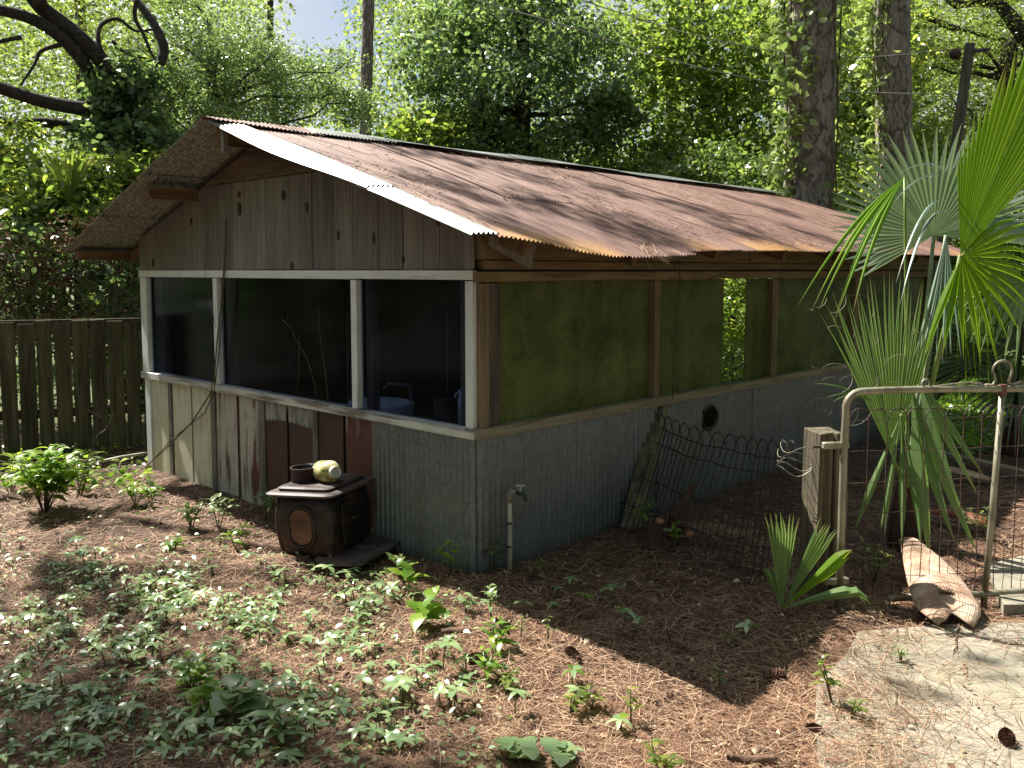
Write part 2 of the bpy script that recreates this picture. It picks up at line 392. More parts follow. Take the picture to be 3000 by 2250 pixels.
# ------------------------------------------------------------------ ground
def gnd(x, y):
    """height of the ground sheet at x, y (works on arrays too)"""
    s, c = np.sin, np.cos
    z = .018*s(1.7*x+.6)*c(1.3*y) + .012*s(4.1*x+1.9*y) + .008*s(9.3*x-5.1*y+1)*c(7*y+2*x) + .004*s(23*x+11*y)*c(19*y-7*x)
    z = z + .10*np.exp(-(((x-1.15)/.32)**2 + ((y-5.15)/.30)**2))          # stump mound
    z = z + .07*np.exp(-(((x+1.25)/.30)**2 + ((y-4.85)/.18)**2))         # litter against the stove
    z = z - .012
    # flat where the slab lies
    dx = x - (1.05 + .33*(y-2.4)); fl = 1/(1+np.exp(-(dx)/.12)) * 1/(1+np.exp((y-4.0)/.10))
    return z*(1-fl) + (-.02)*fl
def gz(x, y): return float(gnd(np.float64(x), np.float64(y)))
def ground():
    t = np.linspace(-1, 1, 420); ax = np.sign(t)*(np.abs(t)*5 + 295*np.abs(t)**7)
    ty = np.linspace(0, 1, 460); ay = -40*(1-ty)**8 + 1.2 + ty*9 + 300*ty**8
    X, Y = np.meshgrid(ax, ay, indexing='ij')
    fade = 1/(1+np.exp((np.abs(X)-14)/2)) * 1/(1+np.exp((Y-22)/2))
    Z = gnd(X, Y)*fade
    me = grid_mesh('ground', np.stack([X, Y, Z], -1))
    k = NM('forest_floor')
    a = k.noise(k.map((7,7,7)), 1, 8, .72); b = k.noise(k.map((55,55,55)), 1, 4, .7); st = k.noise(k.map((90,14,50), rot=(0,0,.6)), 1, 3); st2 = k.noise(k.map((12,90,50), rot=(0,0,.4)), 1, 3)
    h = k.math('ADD', k.math('MULTIPLY', b, .5), k.math('ADD', k.math('MULTIPLY', st, .25), k.math('MULTIPLY', st2, .25)))
    c = k.ramp(h, [(.36, lin(34,24,20)), (.5, lin(80,58,47)), (.62, lin(128,98,80)), (.78, lin(174,148,126))])
    c = k.mix(k.mr(a, .40, .66, 0, .65), c, lin(62,48,38))
    # beyond the gate the ground is lawn earth, greener with distance from the shed
    sx = k.n('ShaderNodeSeparateXYZ'); k.l(k.tc.outputs['Object'], sx.inputs[0])
    gfar = k.mr(k.math('ADD', sx.outputs[1], k.math('MULTIPLY', a, 2.0)), 9.6, 11.2)
    c = k.mix(k.math('MULTIPLY', gfar, .8), c, lin(74,92,44))
    k.col(c); k.rough(.9); k.bump(h, .9, .02)
    o = link('ground', me, None, k.m, True); tag(o, kind='structure'); return o
ground()

def slab():
    pts = [(1.00,1.2),(1.00,2.75),(1.12,3.15),(1.22,3.42),(1.42,3.66),(1.58,3.92),(2.1,4.02),(3.2,4.02),(6.0,3.9),(6.0,1.2)]
    mb = MB(); n = len(pts)
    mb.add([(x,y,.012) for x,y in pts]+[(x,y,-.12) for x,y in pts], [tuple(range(n-1,-1,-1))]+[(i,(i+1)%n,(i+1)%n+n,i+n) for i in range(n)])
    k = NM('old_concrete'); a = k.noise(k.map((4,4,4)), 1, 8, .7); b = k.noise(k.map((120,120,120)), 1, 3, .6); g = k.noise(k.map((1.4,1.4,1)), 1, 4)
    c = k.ramp(a, [(.3, lin(118,112,98)), (.5, lin(146,140,124)), (.72, lin(168,162,146))])
    c = k.mix(k.mr(b, .5, .72, 0, .5), c, lin(104,94,78)); c = k.mix(k.mr(g, .48, .7, 0, .5), c, lin(124,118,84))
    vo = k.vor(k.map((1.3,1.3,1.3), (.4,.2,0)), 1, 'DISTANCE_TO_EDGE'); wv = k.noise(k.map((6,6,6)), 1, 4)
    ck = k.mr(k.math('ADD', vo.outputs['Distance'], k.math('MULTIPLY', wv, .05)), .022, .034, 1, 0); c = k.mix(k.math('MULTIPLY', ck, .5), c, lin(74,66,52))
    k.col(c); k.rough(.85); k.bump(k.math('SUBTRACT', b, ck), .5, .004)
    o = mb.build('concrete_slab', k.m); tag(o, kind='structure')
    # a second slab further in, behind the gate
    p2 = [at_z(2890,1670), at_z(3000,1640), at_z(3150,1650), at_z(3200,1780), at_z(2940,1790)]
    mb = MB(); n = 5
    mb.add([(p.x,p.y,.03) for p in p2]+[(p.x,p.y,-.1) for p in p2], [tuple(range(n-1,-1,-1))]+[(i,(i+1)%n,(i+1)%n+n,i+n) for i in range(n)])
    o = mb.build('paving_slab', k.m); tag(o, kind='structure')
slab()

# ------------------------------------------------------------------ the shed
UC = Vector((-.1891, 4.7203)); UA = .8127
UU = Vector((math.cos(UA), math.sin(UA))); VV = Vector((-math.sin(UA), math.cos(UA)))
shed = thing('shed', 'low tin-roofed wooden shed with screened windows and corrugated metal skirting', 'shed', (UC.x, UC.y, 0), UA)
def S2W(u, v, z): p = UC + UU*u + VV*v; return Vector((p.x, p.y, z))
def plane_hit(px, py, n2, off):
    d = ray(px, py); dn = d.x*n2.x + d.y*n2.y; t = (off - 0)/dn; return O + d*t
def fw(px, py, u=0.0):       # front wall: (v, z)
    p = plane_hit(px, py, UU, UC.dot(UU)+u); return (Vector((p.x,p.y))-UC).dot(VV), p.z
def rw(px, py, v=0.0):       # side wall: (u, z)
    p = plane_hit(px, py, VV, UC.dot(VV)+v); return (Vector((p.x,p.y))-UC).dot(UU), p.z
def fv(px, py=1000): return fw(px, py)[0]
def ru(px, py=1000): return rw(px, py)[0]
W = fv(426, 1000); LEN = 6.85
HDR = 1.65
SILL = (fw(1395,1265)[1] + rw(1410,1265)[1])/2
RV = W/2; RZ = 2.608; SL = .324; OVF = .429; OVS = 2.432-W/2
print('shed W', W, 'sill', SILL, 'fw left sill', fw(430,1112), 'ground', fw(445,1405), 'rw', rw(2520,1078))
def roofz(v): return RZ - SL*abs(v-RV)
def prism(name, poly, a0, a1, axis, mat, bevel=.003, parent=shed):
    """poly of (v,z) extruded along u (axis 'u'), or (u,z) along v (axis 'v')"""
    n = len(poly); mk = (lambda p, a: (a, p[0], p[1])) if axis == 'u' else (lambda p, a: (p[0], a, p[1]))
    mb = MB().add([mk(p, a0) for p in poly]+[mk(p, a1) for p in poly],
        [tuple(range(n)), tuple(range(2*n-1, n-1, -1))]+[((i+1)%n, i, i+n, (i+1)%n+n) for i in range(n)])
    o = mb.build(name, mat, parent, bevel=bevel)
    bm = bmesh.new(); bm.from_mesh(o.data); bmesh.ops.recalc_face_normals(bm, faces=bm.faces); bm.to_mesh(o.data); bm.free()
    return o
def sbox(name, u, v, z, mat, bevel=.003, parent=shed, j=0):
    return MB().box((u[0],v[0],z[0]), (u[1],v[1],z[1]), j).build(name, mat, parent, bevel=bevel)

# front gable: vertical boards, each its own piece
seams = [426, 486, 545, 612, 695, 791, 860, 926, 990, 1046, 1120, 1192, 1250, 1298, 1367, 1394]
vs_ = [fv(x, 792) for x in seams]; vs_[0] = W; vs_[-1] = .0
gtop = fw(800, 522)[1]
for i in range(len(seams)-1):
    a, b = vs_[i]-.002, vs_[i+1]+.002; off = R.uniform(0, .006); zt = lambda v: min(roofz(v)-.05, gtop)
    zs = [(b, HDR+R.uniform(.003,.008)), (a, HDR+R.uniform(.003,.008)), (a, zt(a))]
    for br in (RV+(RZ-.05-gtop)/SL, RV-(RZ-.05-gtop)/SL):
        if b < br < a: zs.append((br, gtop))
    zs.append((b, zt(b)))
    prism('gable_board', zs, -.024-off, -.002-off, 'u', M['gable'])
hv = (RZ-.05-gtop)/SL
for px, py, rx_, rz_ in ((701,612,.024,.05),(700,570,.018,.024),(829,572,.020,.034),(898,608,.018,.036),(855,778,.016,.026),(448,770,.02,.04),(1283,645,.018,.034),(1095,700,.012,.04),(990,690,.009,.03),(560,650,.010,.03),(1180,760,.010,.02)):
    v, z = fw(px, py, -.03); n = 12
    prism('knot', [(v+rx_*math.cos(a), z+rz_*math.sin(a)) for a in np.linspace(0, 2*math.pi, n, endpoint=False)], -.033, -.02, 'u', M['knotwood'], .002)
prism('gable_top_board', [(RV-hv, gtop+.004), (RV+hv, gtop+.004), (RV, RZ-.05)], -.03, -.006, 'u', M['gable_h'])
# backing so no light leaks between boards
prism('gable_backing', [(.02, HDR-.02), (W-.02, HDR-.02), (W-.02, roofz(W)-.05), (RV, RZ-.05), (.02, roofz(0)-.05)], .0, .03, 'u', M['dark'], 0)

# white head rail, sill and mullions of the front
cuts = [W+.01, fv(880, 800), fv(636, 800), -.012]
cuts = [W+.01, fv(690, 800), fv(1045, 800), -.012]
for i in range(3):
    zj = R.uniform(-.004, .004)
    sbox('head_rail', (-.036-.002*i, -.004), (cuts[i+1]+.001, cuts[i]-.001), (HDR-.052+zj, HDR+.002), M['white_y'])
cs = [W+.012, fv(572, 1130), fv(1040, 1200), -.03]
for i in range(3):
    sbox('window_sill', (-.046-.003*i, .05), (cs[i+1]+.001, cs[i]-.001), (SILL-.035, SILL+.020-.003*i), M['sill_y'], .004)
for a, b, m in ((426,443,'white_z'), (638,650,'white_z'), (1040,1057,'white_z'), (1374,1394,'white_z')):
    va, vb = fv(a), fv(b)
    if a == 426: va = W
    if b == 1394: vb = .0
    o = sbox('window_post', (-.030, .02), (vb, va), (SILL+.02, HDR-.056), M[m])
for a, b in ((443,470), (651,664), (1058,1078), (1335,1374)):       # the older posts behind the glass
    sbox('inner_post', (.035, .09), (fv(b), fv(a)), (SILL-.3, HDR), M['grey_z'])
for a, b in ((443,638), (650,1040), (1057,1374)):
    sbox('window_pane', (.006, .012), (fv(b)+.0, fv(a)), (SILL+.02, HDR-.052), M['glass_front'], 0)

# front skirting: panels, battens and gaps
ZB = -.12; ZT = SILL-.036
def fpanel(a, b, mat, u0=-.018, name='wall_panel', zt=ZT, zb=ZB):
    va, vb = fv(a, 1250), fv(b, 1250); return sbox(name, (u0, -.002), (vb, va), (zb, zt), mat, .002)
sbox('corner_trim', (-.03, .02), (fv(453,1250), W-.03), (ZB, ZT), M['white_z'])
fpanel(453.5, 501, M['panel_white'], -.014); fpanel(502, 511, M['batten'], -.022, 'batten'); fpanel(513, 565, M['panel_white'], -.012)
fpanel(566, 570, M['batten'], -.006, 'batten'); fpanel(570.5, 625, M['panel_white'], -.014); fpanel(626, 639, M['batten'], -.024, 'batten')
def fluted(a, b):
    va, vb = fv(a,1250), fv(b,1250); n = 8; P = []
    vv = np.linspace(va, vb, n*6+1); ph = np.linspace(0, n*2*math.pi, n*6+1); uo = -.010 - .006*np.clip(np.sin(ph)*2.0+.6, 0, 1)
    for z in (ZB, .25, ZT): P.append(np.stack([uo, vv, np.full_like(vv, z)], -1))
    link('fluted_panel', grid_mesh('fluted_panel', np.array(P)), shed, M['panel_flute'])
fluted(640, 700); fpanel(700.5, 707, M['panel_redworn'], -.008, 'batten'); fluted(708, 767); fpanel(768, 784, M['batten'], -.026, 'batten')
fpanel(785, 846, M['panel_red'], -.016); fpanel(854, 924, M['panel_red'], -.018); fpanel(925, 939, M['batten'], -.026, 'batten')
fpanel(940, 1011, M['panel_red'], -.016); fpanel(1020, 1100, M['panel_redworn'], -.018); fpanel(1100.5, 1114, M['batten'], -.028, 'batten')
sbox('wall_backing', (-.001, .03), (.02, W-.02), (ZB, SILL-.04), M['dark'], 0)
# torn scalloped paper strip across the top of two red panels
def scallop():
    va, vb = fv(787,1200), fv(924,1200); n = 72; vv = np.linspace(va, vb, n); zt = np.full(n, ZT-.006)
    zb = ZT - .125 - .016*np.abs(np.sin(np.linspace(0, 12*math.pi, n))) + .02*np.sin(np.linspace(0,3,n))
    zb = zb + (np.abs(vv-fv(850,1200)) < .012)*.10
    top = np.stack([np.full(n,-.0205), vv, zt], -1); mid = np.stack([np.full(n,-.0225), vv, (zt+zb)/2], -1); bot = np.stack([np.full(n,-.0245), vv, zb], -1)
    k = NM('aged_paper'); nn = k.noise(k.map((20,20,5)), 1, 6); k.col(k.ramp(nn, [(.35, lin(92,92,90)), (.6, lin(148,148,146))])); k.rough(.8)
    link('paper_strip', grid_mesh('paper_strip', np.array([top,mid,bot])), shed, k.m)
scallop()

# corrugated sheets
def corr(name, fn, a0, a1, b, mat, pitch=.032, amp=.0065, parent=shed, hole=None, rib=False):
    """fn(a,b)->point and normal arrays; waves run across a"""
    na = max(4, int(round((a1-a0)/pitch*(8 if amp > .01 else 5)))); a = np.linspace(a0, a1, na+1)
    A, B = np.meshgrid(a, np.asarray(b), indexing='ij')
    P, N = fn(A, B); wv_ = np.sin(A/pitch*2*math.pi); P = P + N*((amp*1.5*(.5+.5*wv_)**2.4) if amp > .01 else amp*wv_)[..., None]
    me = grid_mesh(name, P)
    if hole:
        bm = bmesh.new(); bm.from_mesh(me)
        dele = [f for f in bm.faces if hole(f.calc_center_median())]
        bmesh.ops.delete(bm, geom=dele, context='FACES'); bm.to_mesh(me); bm.free()
    return link(name, me, parent, mat, True)
# front right portion (u=0 plane)
def f_front(off):
    return lambda A, B: (np.stack([np.full_like(A, -.012-off), A, B], -1), np.broadcast_to(np.array([-1.,0,0]), A.shape+(3,)))
v1 = fv(1246,1300); v2 = fv(1114.5,1250)
corr('corrugated_sheet', f_front(.004), v1-.01, v2, np.linspace(ZB, ZT, 6), M['galv'], pitch=.046, amp=.014)
corr('corrugated_sheet', f_front(.012), -.014, v1+.02, np.linspace(ZB, ZT, 6), M['galv'], pitch=.046, amp=.014)
# side wall (v=0 plane)
def f_side(off):
    return lambda A, B: (np.stack([A, np.full_like(A, -.012-off), B], -1), np.broadcast_to(np.array([0,-1.,0]), A.shape+(3,)))
hu, hz = rw(2068,1222); hr = .085
es = [-.012, .36, 1.02, 1.68, 2.34, 3.0, 3.66, 4.32, 4.98, 5.64, 6.3, LEN+.01]
for i in range(len(es)-1):
    fine = es[i]-.1 < hu < es[i+1]+.1
    corr('corrugated_sheet', f_side(.006*(i%2)), es[i]-.012, es[i+1]+.012, np.linspace(ZB, ZT, 120 if fine else 6), M['galv'], pitch=.046, amp=.014,
         hole=(lambda c: ((c.x-hu)/.098)**2+((c.z-hz)/.078)**2 < 1) if fine else None)
rg_ = [(.104*math.cos(a)+hu, -.030, .085*math.sin(a)+hz) for a in np.linspace(0, 2*math.pi, 33)]
MB().tube(rg_, .013, 6).build('vent_rim', M['iron'], shed, True)
sbox('vent_back', (hu-.16, hu+.16), (.10, .12), (hz-.14, hz+.14), M['grey_z'], 0)
sbox('wall_backing', (.02, hu-.15), (-.002, .03), (ZB, SILL-.04), M['dark'], 0)
sbox('wall_backing', (hu+.15, LEN), (-.002, .03), (ZB, SILL-.04), M['dark'], 0)
# side head beams, sill, posts
sx_ = [-.036, ru(1905,805), ru(2090,805), ru(2270,805), LEN]
for i in range(4):
    sbox('side_head_rail', (sx_[i]+(.001 if i else 0), sx_[i+1]-.001), (-.040-.003*(i%2), -.004), (HDR-.062+R.uniform(-.004,.004), HDR-.004), M['wood_x'])
sbox('side_plate', (.02, LEN), (-.03, .06), (HDR+.006, HDR+.055), M['wood_x'])
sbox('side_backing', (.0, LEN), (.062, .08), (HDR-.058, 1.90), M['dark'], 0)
bx = [.0, .36, 1.6, 2.9, 4.2, 5.6, LEN]
for i in range(6):
    sbox('side_upper_board', (bx[i]+.003, bx[i+1]-.003), (-.018-.004*(i%2), .02), (HDR+.058, 1.895), M['wood_x'])
sx_ = [-.047, ru(1720,1180), ru(2120,1130), LEN]
for i in range(3):
    sbox('side_sill', (sx_[i]+.001, sx_[i+1]-.001), (-.055-.003*i, .05), (SILL-.036, SILL+.022-.002*i), M['sill_x'], .004)
sbox('corner_post', (-.002, ru(1420)), (-.036, .0), (SILL+.02, HDR-.066), M['wood_z'])
sbox('corner_stud', (-.0, .04), (-.030, .0), (HDR+.06, 1.92), M['wood_z'])
sbox('side_post', (ru(1422), ru(1462)), (-.012, .06), (SILL+.02, HDR-.066), M['grey_z'])
mull = [(1905,1922), (2250,2266), (2492,2503)]
for a, b in mull: sbox('side_mullion', (ru(a), ru(b)), (-.034, .06), (SILL+.02, HDR-.066), M['wood_z'])
sbox('side_mullion', (LEN-.05, LEN), (-.034, .06), (SILL+.02, HDR-.066), M['wood_z'])
def pane(a, b, mat, dv=.0): return sbox('side_pane', (a, b), (.012+dv, .018+dv), (SILL+.018, HDR-.06), M[mat], 0)
pane(ru(1462), ru(1905), 'algae'); pane(ru(1922), ru(2122), 'algae'); pane(ru(2098), ru(2196), 'glass_clear', .016); pane(ru(2188), ru(2250), 'algae')
pane(ru(2266), ru(2492), 'algae'); pane(ru(2503), LEN-.05, 'algae')
# back and far walls, floor
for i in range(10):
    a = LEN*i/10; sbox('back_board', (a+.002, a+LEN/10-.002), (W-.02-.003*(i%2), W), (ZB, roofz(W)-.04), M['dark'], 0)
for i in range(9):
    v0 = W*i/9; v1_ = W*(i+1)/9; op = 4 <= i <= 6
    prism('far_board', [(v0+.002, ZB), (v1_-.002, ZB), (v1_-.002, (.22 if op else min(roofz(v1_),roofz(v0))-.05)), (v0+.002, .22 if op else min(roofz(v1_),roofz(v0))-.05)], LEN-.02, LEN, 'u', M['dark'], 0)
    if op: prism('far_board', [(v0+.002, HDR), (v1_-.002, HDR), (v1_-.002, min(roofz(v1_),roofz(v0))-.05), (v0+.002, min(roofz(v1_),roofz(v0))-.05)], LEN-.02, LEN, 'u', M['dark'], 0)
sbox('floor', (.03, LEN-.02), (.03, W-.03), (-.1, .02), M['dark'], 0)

# ---- roof
EV = RV + OVS                          # run from ridge to eave
def sagf(t):                           # droop of the eave along the roof
    return np.interp(t, [0,.25,.5,.8,1.05,1.35,1.7,2.1,3,4.5,7.8], [0,-.010,-.032,-.068,-.086,-.078,-.066,-.046,-.026,-.02,-.02])
U0, U1 = -OVF, LEN+.45
def rightslope(lift):
    def fn(A, B):
        s = B; t = A-U0
        z = RZ - SL*s + sagf(t)*(s/EV)**3 + .010*np.sin(1.7*t+s)*np.sin(1.3*s) + lift
        P = np.stack([A, RV-s, z], -1); N = np.array([0,-SL,1.])/math.hypot(SL,1)
        return P, np.broadcast_to(N, P.shape)
    return fn
def leftslope(lift):
    def fn(A, B):
        P = np.stack([A, RV+B, RZ-SL*B+lift+.006*np.sin(2*A+B*2)], -1); N = np.array([0,SL,1.])/math.hypot(SL,1)
        return P, np.broadcast_to(N, P.shape)
    return fn
edges = [U0+.07, .12, .76, 1.40, 2.04, 2.68, 3.32, 3.96, 4.60, 5.24, 5.88, 6.52, U1]
for i in range(len(edges)-1):
    ext = [0,.02,.035,-.01,.0,.01,-.015,.01,0,.01,-.01,0][i]
    l = .0012*(i % 2)
    if i in (2, 6): # two-piece runs
        corr('roof_sheet', rightslope(.008+l), edges[i]-.02, edges[i+1]+.02, np.linspace(.03, 1.5, 8), M['rust'])
        corr('roof_sheet', rightslope(.001+l), edges[i]-.02, edges[i+1]+.02, np.linspace(1.4, EV+ext, 8), M['rust'])
    else:
        corr('roof_sheet', rightslope(l), edges[i]-.02, edges[i+1]+.02, np.linspace(.03, EV+ext, 14), M['rust'])
# bright strip sheets over the front rake
def strip(s0, s1, lift, w0=-.135, drop=.0):
    def fn(A, B):
        t = A-(U0-.03)
        P, N = rightslope(lift)(A, B); P = P.copy(); P[...,2] -= .012*np.clip((.16-t)/.16,0,1)**2 + .035*np.exp(-((B-.8)/.6)**2)*np.clip((.2-t)/.2,0,1)**2
        return P, N
    corr('rake_strip', fn, U0-.03, U0-w0+.03, np.linspace(s0, s1, 14), M['strip'], pitch=.032, amp=.007)
strip(.02, 1.66, .020); strip(1.58, EV+.005, .012)
# left slope
le = [U0-.02, .1, .76, 1.42, 2.08, 2.74, 3.4, 4.06, 4.72, 5.38, 6.04, 6.7, U1]
for i in range(len(le)-1):
    for s0, s1, l in ((.03, .98, .022), (.9, 1.75, .011), (1.68, EV, 0)):
        if i > 1 and s0 > .03: continue
        if i > 1: s1 = EV
        corr('roof_sheet', leftslope(l+.003*(i%2)), le[i]-.02, le[i+1]+.02, np.linspace(s0, s1, 5), M['soffit'] if i < 2 else M['rust'])
# ridge cap pieces
def cap(u0, u1, lift, mat, hw=.15, wavy=False):
    n = max(6, int((u1-u0)/(.008 if wavy else .12))); A = np.linspace(u0, u1, n)
    rows = []
    for d, k_ in ((-hw, 1), (-hw*.5, .5), (-.02, .05), (0, 0), (.02, .05), (hw*.5, .5), (hw, 1)):
        z = RZ+lift - SL*abs(d) + .006*np.sin(A*3+d*20) + (.005*np.sin(A/.032*2*math.pi) if wavy else 0)
        rows.append(np.stack([A, np.full_like(A, RV+d), z], -1))
    link('ridge_cap', grid_mesh('ridge_cap', np.array(rows)), shed, mat, True)
cap(U0-.04, .35, .030, M['rust'], .14, True); cap(.28, 1.0, .036, M['cap'], .13, True)
cap(.95, 2.4, .040, M['cap'], .12); cap(2.33, 3.9, .046, M['cap'], .12); cap(3.82, 5.6, .040, M['cap'], .12); cap(5.5, U1, .046, M['cap'], .12)
# rafters, purlin ends, lookouts
for i, u in enumerate([.05, .98, 1.9, 2.85, 3.8, 4.7, 5.6, 6.5]):
    for sg in (-1, 1):
        if sg == 1 and i > 2: continue
        p = (u, RV+sg*.02, RZ-.075); q = (u, RV+sg*(EV-.10), RZ-SL*(EV-.10)-.075 - (.06 if (sg == -1 and i == 1) else .015))
        MB().beam(p, q, .042, .085, (0,0,1)).build('rafter', M['rafter'], shed, bevel=.003)
for s in (1.02, EV-.075):
    MB().box((U0+.03, RV+s-.055, RZ-SL*s-.105), (.30, RV+s+.035, RZ-SL*s-.024)).build('lookout', M['rafter'], shed, bevel=.003)
MB().box((U0+.06, RV-.022, RZ-.15), (.2, RV+.022, RZ-.02)).build('ridge_board', M['rafter'], shed, bevel=.003)
MB().box((.2, RV-.02, RZ-.15), (LEN, RV+.02, RZ-.02)).build('ridge_board', M['rafter'], shed, bevel=.003)
MB().box((U0+.04, RV-.10, RZ-.20), (U0+.075, RV-.06, RZ-.04)).build('ridge_block', M['gable'], shed)
for s, dz in ((.7,.0), (1.4,.03), (2.0,.085)):
    MB().box((.05, RV-s-.03, RZ-SL*s-.052-dz), (LEN, RV-s+.03, RZ-SL*s-.022-dz)).build('purlin', M['rafter'], shed)
# rotten diagonal board under the eave at the corner
p0 = rw(1440,700,-.14); p1 = rw(1560,755,-.14)
MB().beam((p0[0],-.14,p0[1]+.03), (p1[0],-.14,p1[1]+.0), .012, .13, (0,0,1)).build('fascia_scrap', M['gable'], shed)

# ---- inside the shed, seen through the front glass
sink_o = thing('sink', 'white basin with curved tap behind the middle front window of the shed', 'sink', S2W(.42, fv(965,1190), SILL-.14), UA)
mb = MB(); mb.lathe([(.0,.02),(.16,.02),(.185,.12),(.20,.125),(.205,.11),(.19,.0),(.0,-.01)], 24, Matrix.Diagonal((1,1.25,1,1)))
mb.build('basin', M['porcelain'], sink_o, True)
mb = MB(); mb.tube([(.16,-.12,.1),(.16,-.12,.2),(.14,-.1,.235),(.06,.0,.24),(.03,.02,.20)], .010, 8); mb.build('tap', M['galv'], sink_o, True)
ct = tag(sbox('counter', (.08, .85), (.3, W-.4), (SILL-.22, SILL-.18), M['counter'], .004, None), 'long grey counter under the front windows inside the shed', 'counter')
ct.location = (UC.x, UC.y, 0); ct.rotation_euler = (0,0,UA)
lo = fv(1216,1190)
lg = thing('log_section', 'short upright log section on the counter behind the shed glass', 'log', S2W(.30, fv(1216,1190)+.07, SILL-.18), UA)
MB().tube([(0,0,0),(0.004,0,.12),(0,.003,.27)], [.078,.074,.076], 14).build('wood', M['bark_oak'], lg)
jg = thing('jug', 'pale plastic jug standing behind the log inside the shed', 'jug', S2W(.52, fv(1250,1150)+.2, SILL-.18), UA)
MB().lathe([(0,0),(.07,0),(.075,.05),(.07,.2),(.05,.29),(.03,.33),(.03,.36),(0,.36)], 16, Matrix.Diagonal((1,1.2,1,1))).build('body', M['porcelain'], jg, True)
MB().tube([(0,.06,.30),(0,.12,.26),(0,.115,.15),(0,.07,.11)], .010, 6).build('handle', M['porcelain'], jg, True)

# ------------------------------------------------------------------ things round the shed
def rrect(wx, wy, r, n=7):
    pts = []
    for cx, cy, a0 in ((wx-r,wy-r,0),(-wx+r,wy-r,90),(-wx+r,-wy+r,180),(wx-r,-wy+r,270)):
        for k in range(n): a = rad(a0+90*k/(n-1)); pts.append((cx+r*math.cos(a), cy+r*math.sin(a)))
    return pts
def ringloft(mb, rings, cap=True):
    n = len(rings[0]); vs = [p for r_ in rings for p in r_]; fs = []
    for i in range(len(rings)-1):
        for k in range(n): fs.append((i*n+k, i*n+(k+1)%n, (i+1)*n+(k+1)%n, (i+1)*n+k))
    if cap: fs += [tuple(range(n-1,-1,-1)), tuple(range((len(rings)-1)*n, len(rings)*n))]
    return mb.add(vs, fs)
pa = at_z(1022, 1655, .0)
st = thing('wood_stove', 'rusty cast iron wood stove sunk in pine straw against the shed front', 'stove', (pa.x-.175, pa.y+.25, -.045), rad(-21.6))
st.rotation_euler = (0, rad(-3.5), rad(-21.6))
def rr3(wx, wy, r, z, dx=0, dy=0): return [(x+dx, y+dy, z) for x, y in rrect(wx, wy, r)]
b = MB(); ringloft(b, [rr3(.175,.19,.05,.07), rr3(.182,.197,.05,.10), rr3(.195,.21,.05,.2), rr3(.204,.219,.05,.28), rr3(.19,.205,.05,.36), rr3(.18,.195,.05,.42)])
body = b.build('body', M['iron'], st, True)
b = MB(); ringloft(b, [rr3(.205,.225,.03,.418), rr3(.232,.255,.06,.425), rr3(.235,.258,.06,.437), rr3(.215,.24,.05,.446)]); b.build('top_plate', M['ironrim'], st)
b = MB(); ringloft(b, [rr3(.175,.20,.04,.447), rr3(.18,.205,.04,.462), rr3(.165,.19,.04,.47)]); b.build('top_lid', M['ironrim'], st)
b = MB(); pth = [(x, -.214-.004*abs(z-.25), z) for x, z in [(q[0]-.01, q[1]+.245) for q in rrect(.085,.115,.07,6)]]; pth.append(pth[0]); b.tube(pth, .0075, 6); b.build('oval_rim', M['iron'], body, True)
b = MB(); pr = [(q[0]-.01, q[1]+.245) for q in rrect(.07,.10,.06,6)]; n = len(pr)
b.add([(x,-.205,z) for x,z in pr]+[(x,-.2185,z) for x,z in pr], [tuple(range(n,2*n))]+[(i,(i+1)%n,(i+1)%n+n,i+n) for i in range(n)])
k = NM('rust_brown_iron'); nn = k.noise(k.map((9,9,9)), 1, 6, .6); k.col(k.ramp(nn, [(.3, lin(70,42,34)), (.55, lin(112,72,56)), (.8, lin(138,98,80))])); k.rough(.6); k.bump(nn,.3,.003)
M['ironbrown'] = k.m
b.build('oval_panel', M['ironbrown'], body)
for sx in (-1, 1):
    for sy in (-1, 1):
        b = MB(); b.tube([(sx*.165, sy*.18, .07), (sx*.182, sy*.197, .2), (sx*.184, sy*.20, .28), (sx*.168, sy*.183, .42)], .013, 6); b.build('corner_rib', M['iron'], st, True)
        b = MB(); b.tube([(sx*.15, sy*.165, .08), (sx*.18, sy*.19, .03), (sx*.19, sy*.2, -.05)], [.03,.022,.018], 8); b.build('leg', M['ironrim'], st, True)
b = MB(); b.box((.199,-.12,.13), (.208,.12,.37)); dr = b.build('door', M['iron'], st, bevel=.004)
b = MB(); b.tube([(.208,-.05,.27),(.235,-.05,.27),(.24,.0,.272),(.235,.06,.262)], .008, 6); b.build('handle', M['iron'], dr, True)
b = MB(); ringloft(b, [rr3(.15,.25,.07,.045,.23,-.0), rr3(.165,.265,.07,.055,.23), rr3(.165,.265,.07,.072,.23), rr3(.15,.25,.06,.075,.23)]); b.build('hearth_ledge', M['ironrim'], st)
b = MB(); b.lathe([(.082,.455),(.085,.458),(.085,.545),(.090,.548),(.090,.555),(.082,.555),(.080,.46)], 24, Matrix.Translation((-.085,-.03,0))); b.build('pipe_collar', M['iron'], st, True)
sp = thing('stove_pipe_elbow', 'short grey stove pipe elbow behind the stove collar', 'pipe', st.matrix_basis @ Vector((-.205,.12,.40)), rad(-21.6))
MB().tube([(0,0,0),(0,0,.05),(.02,0,.085),(.06,.01,.105)], .036, 14).build('pipe', M['iron'], sp, True)
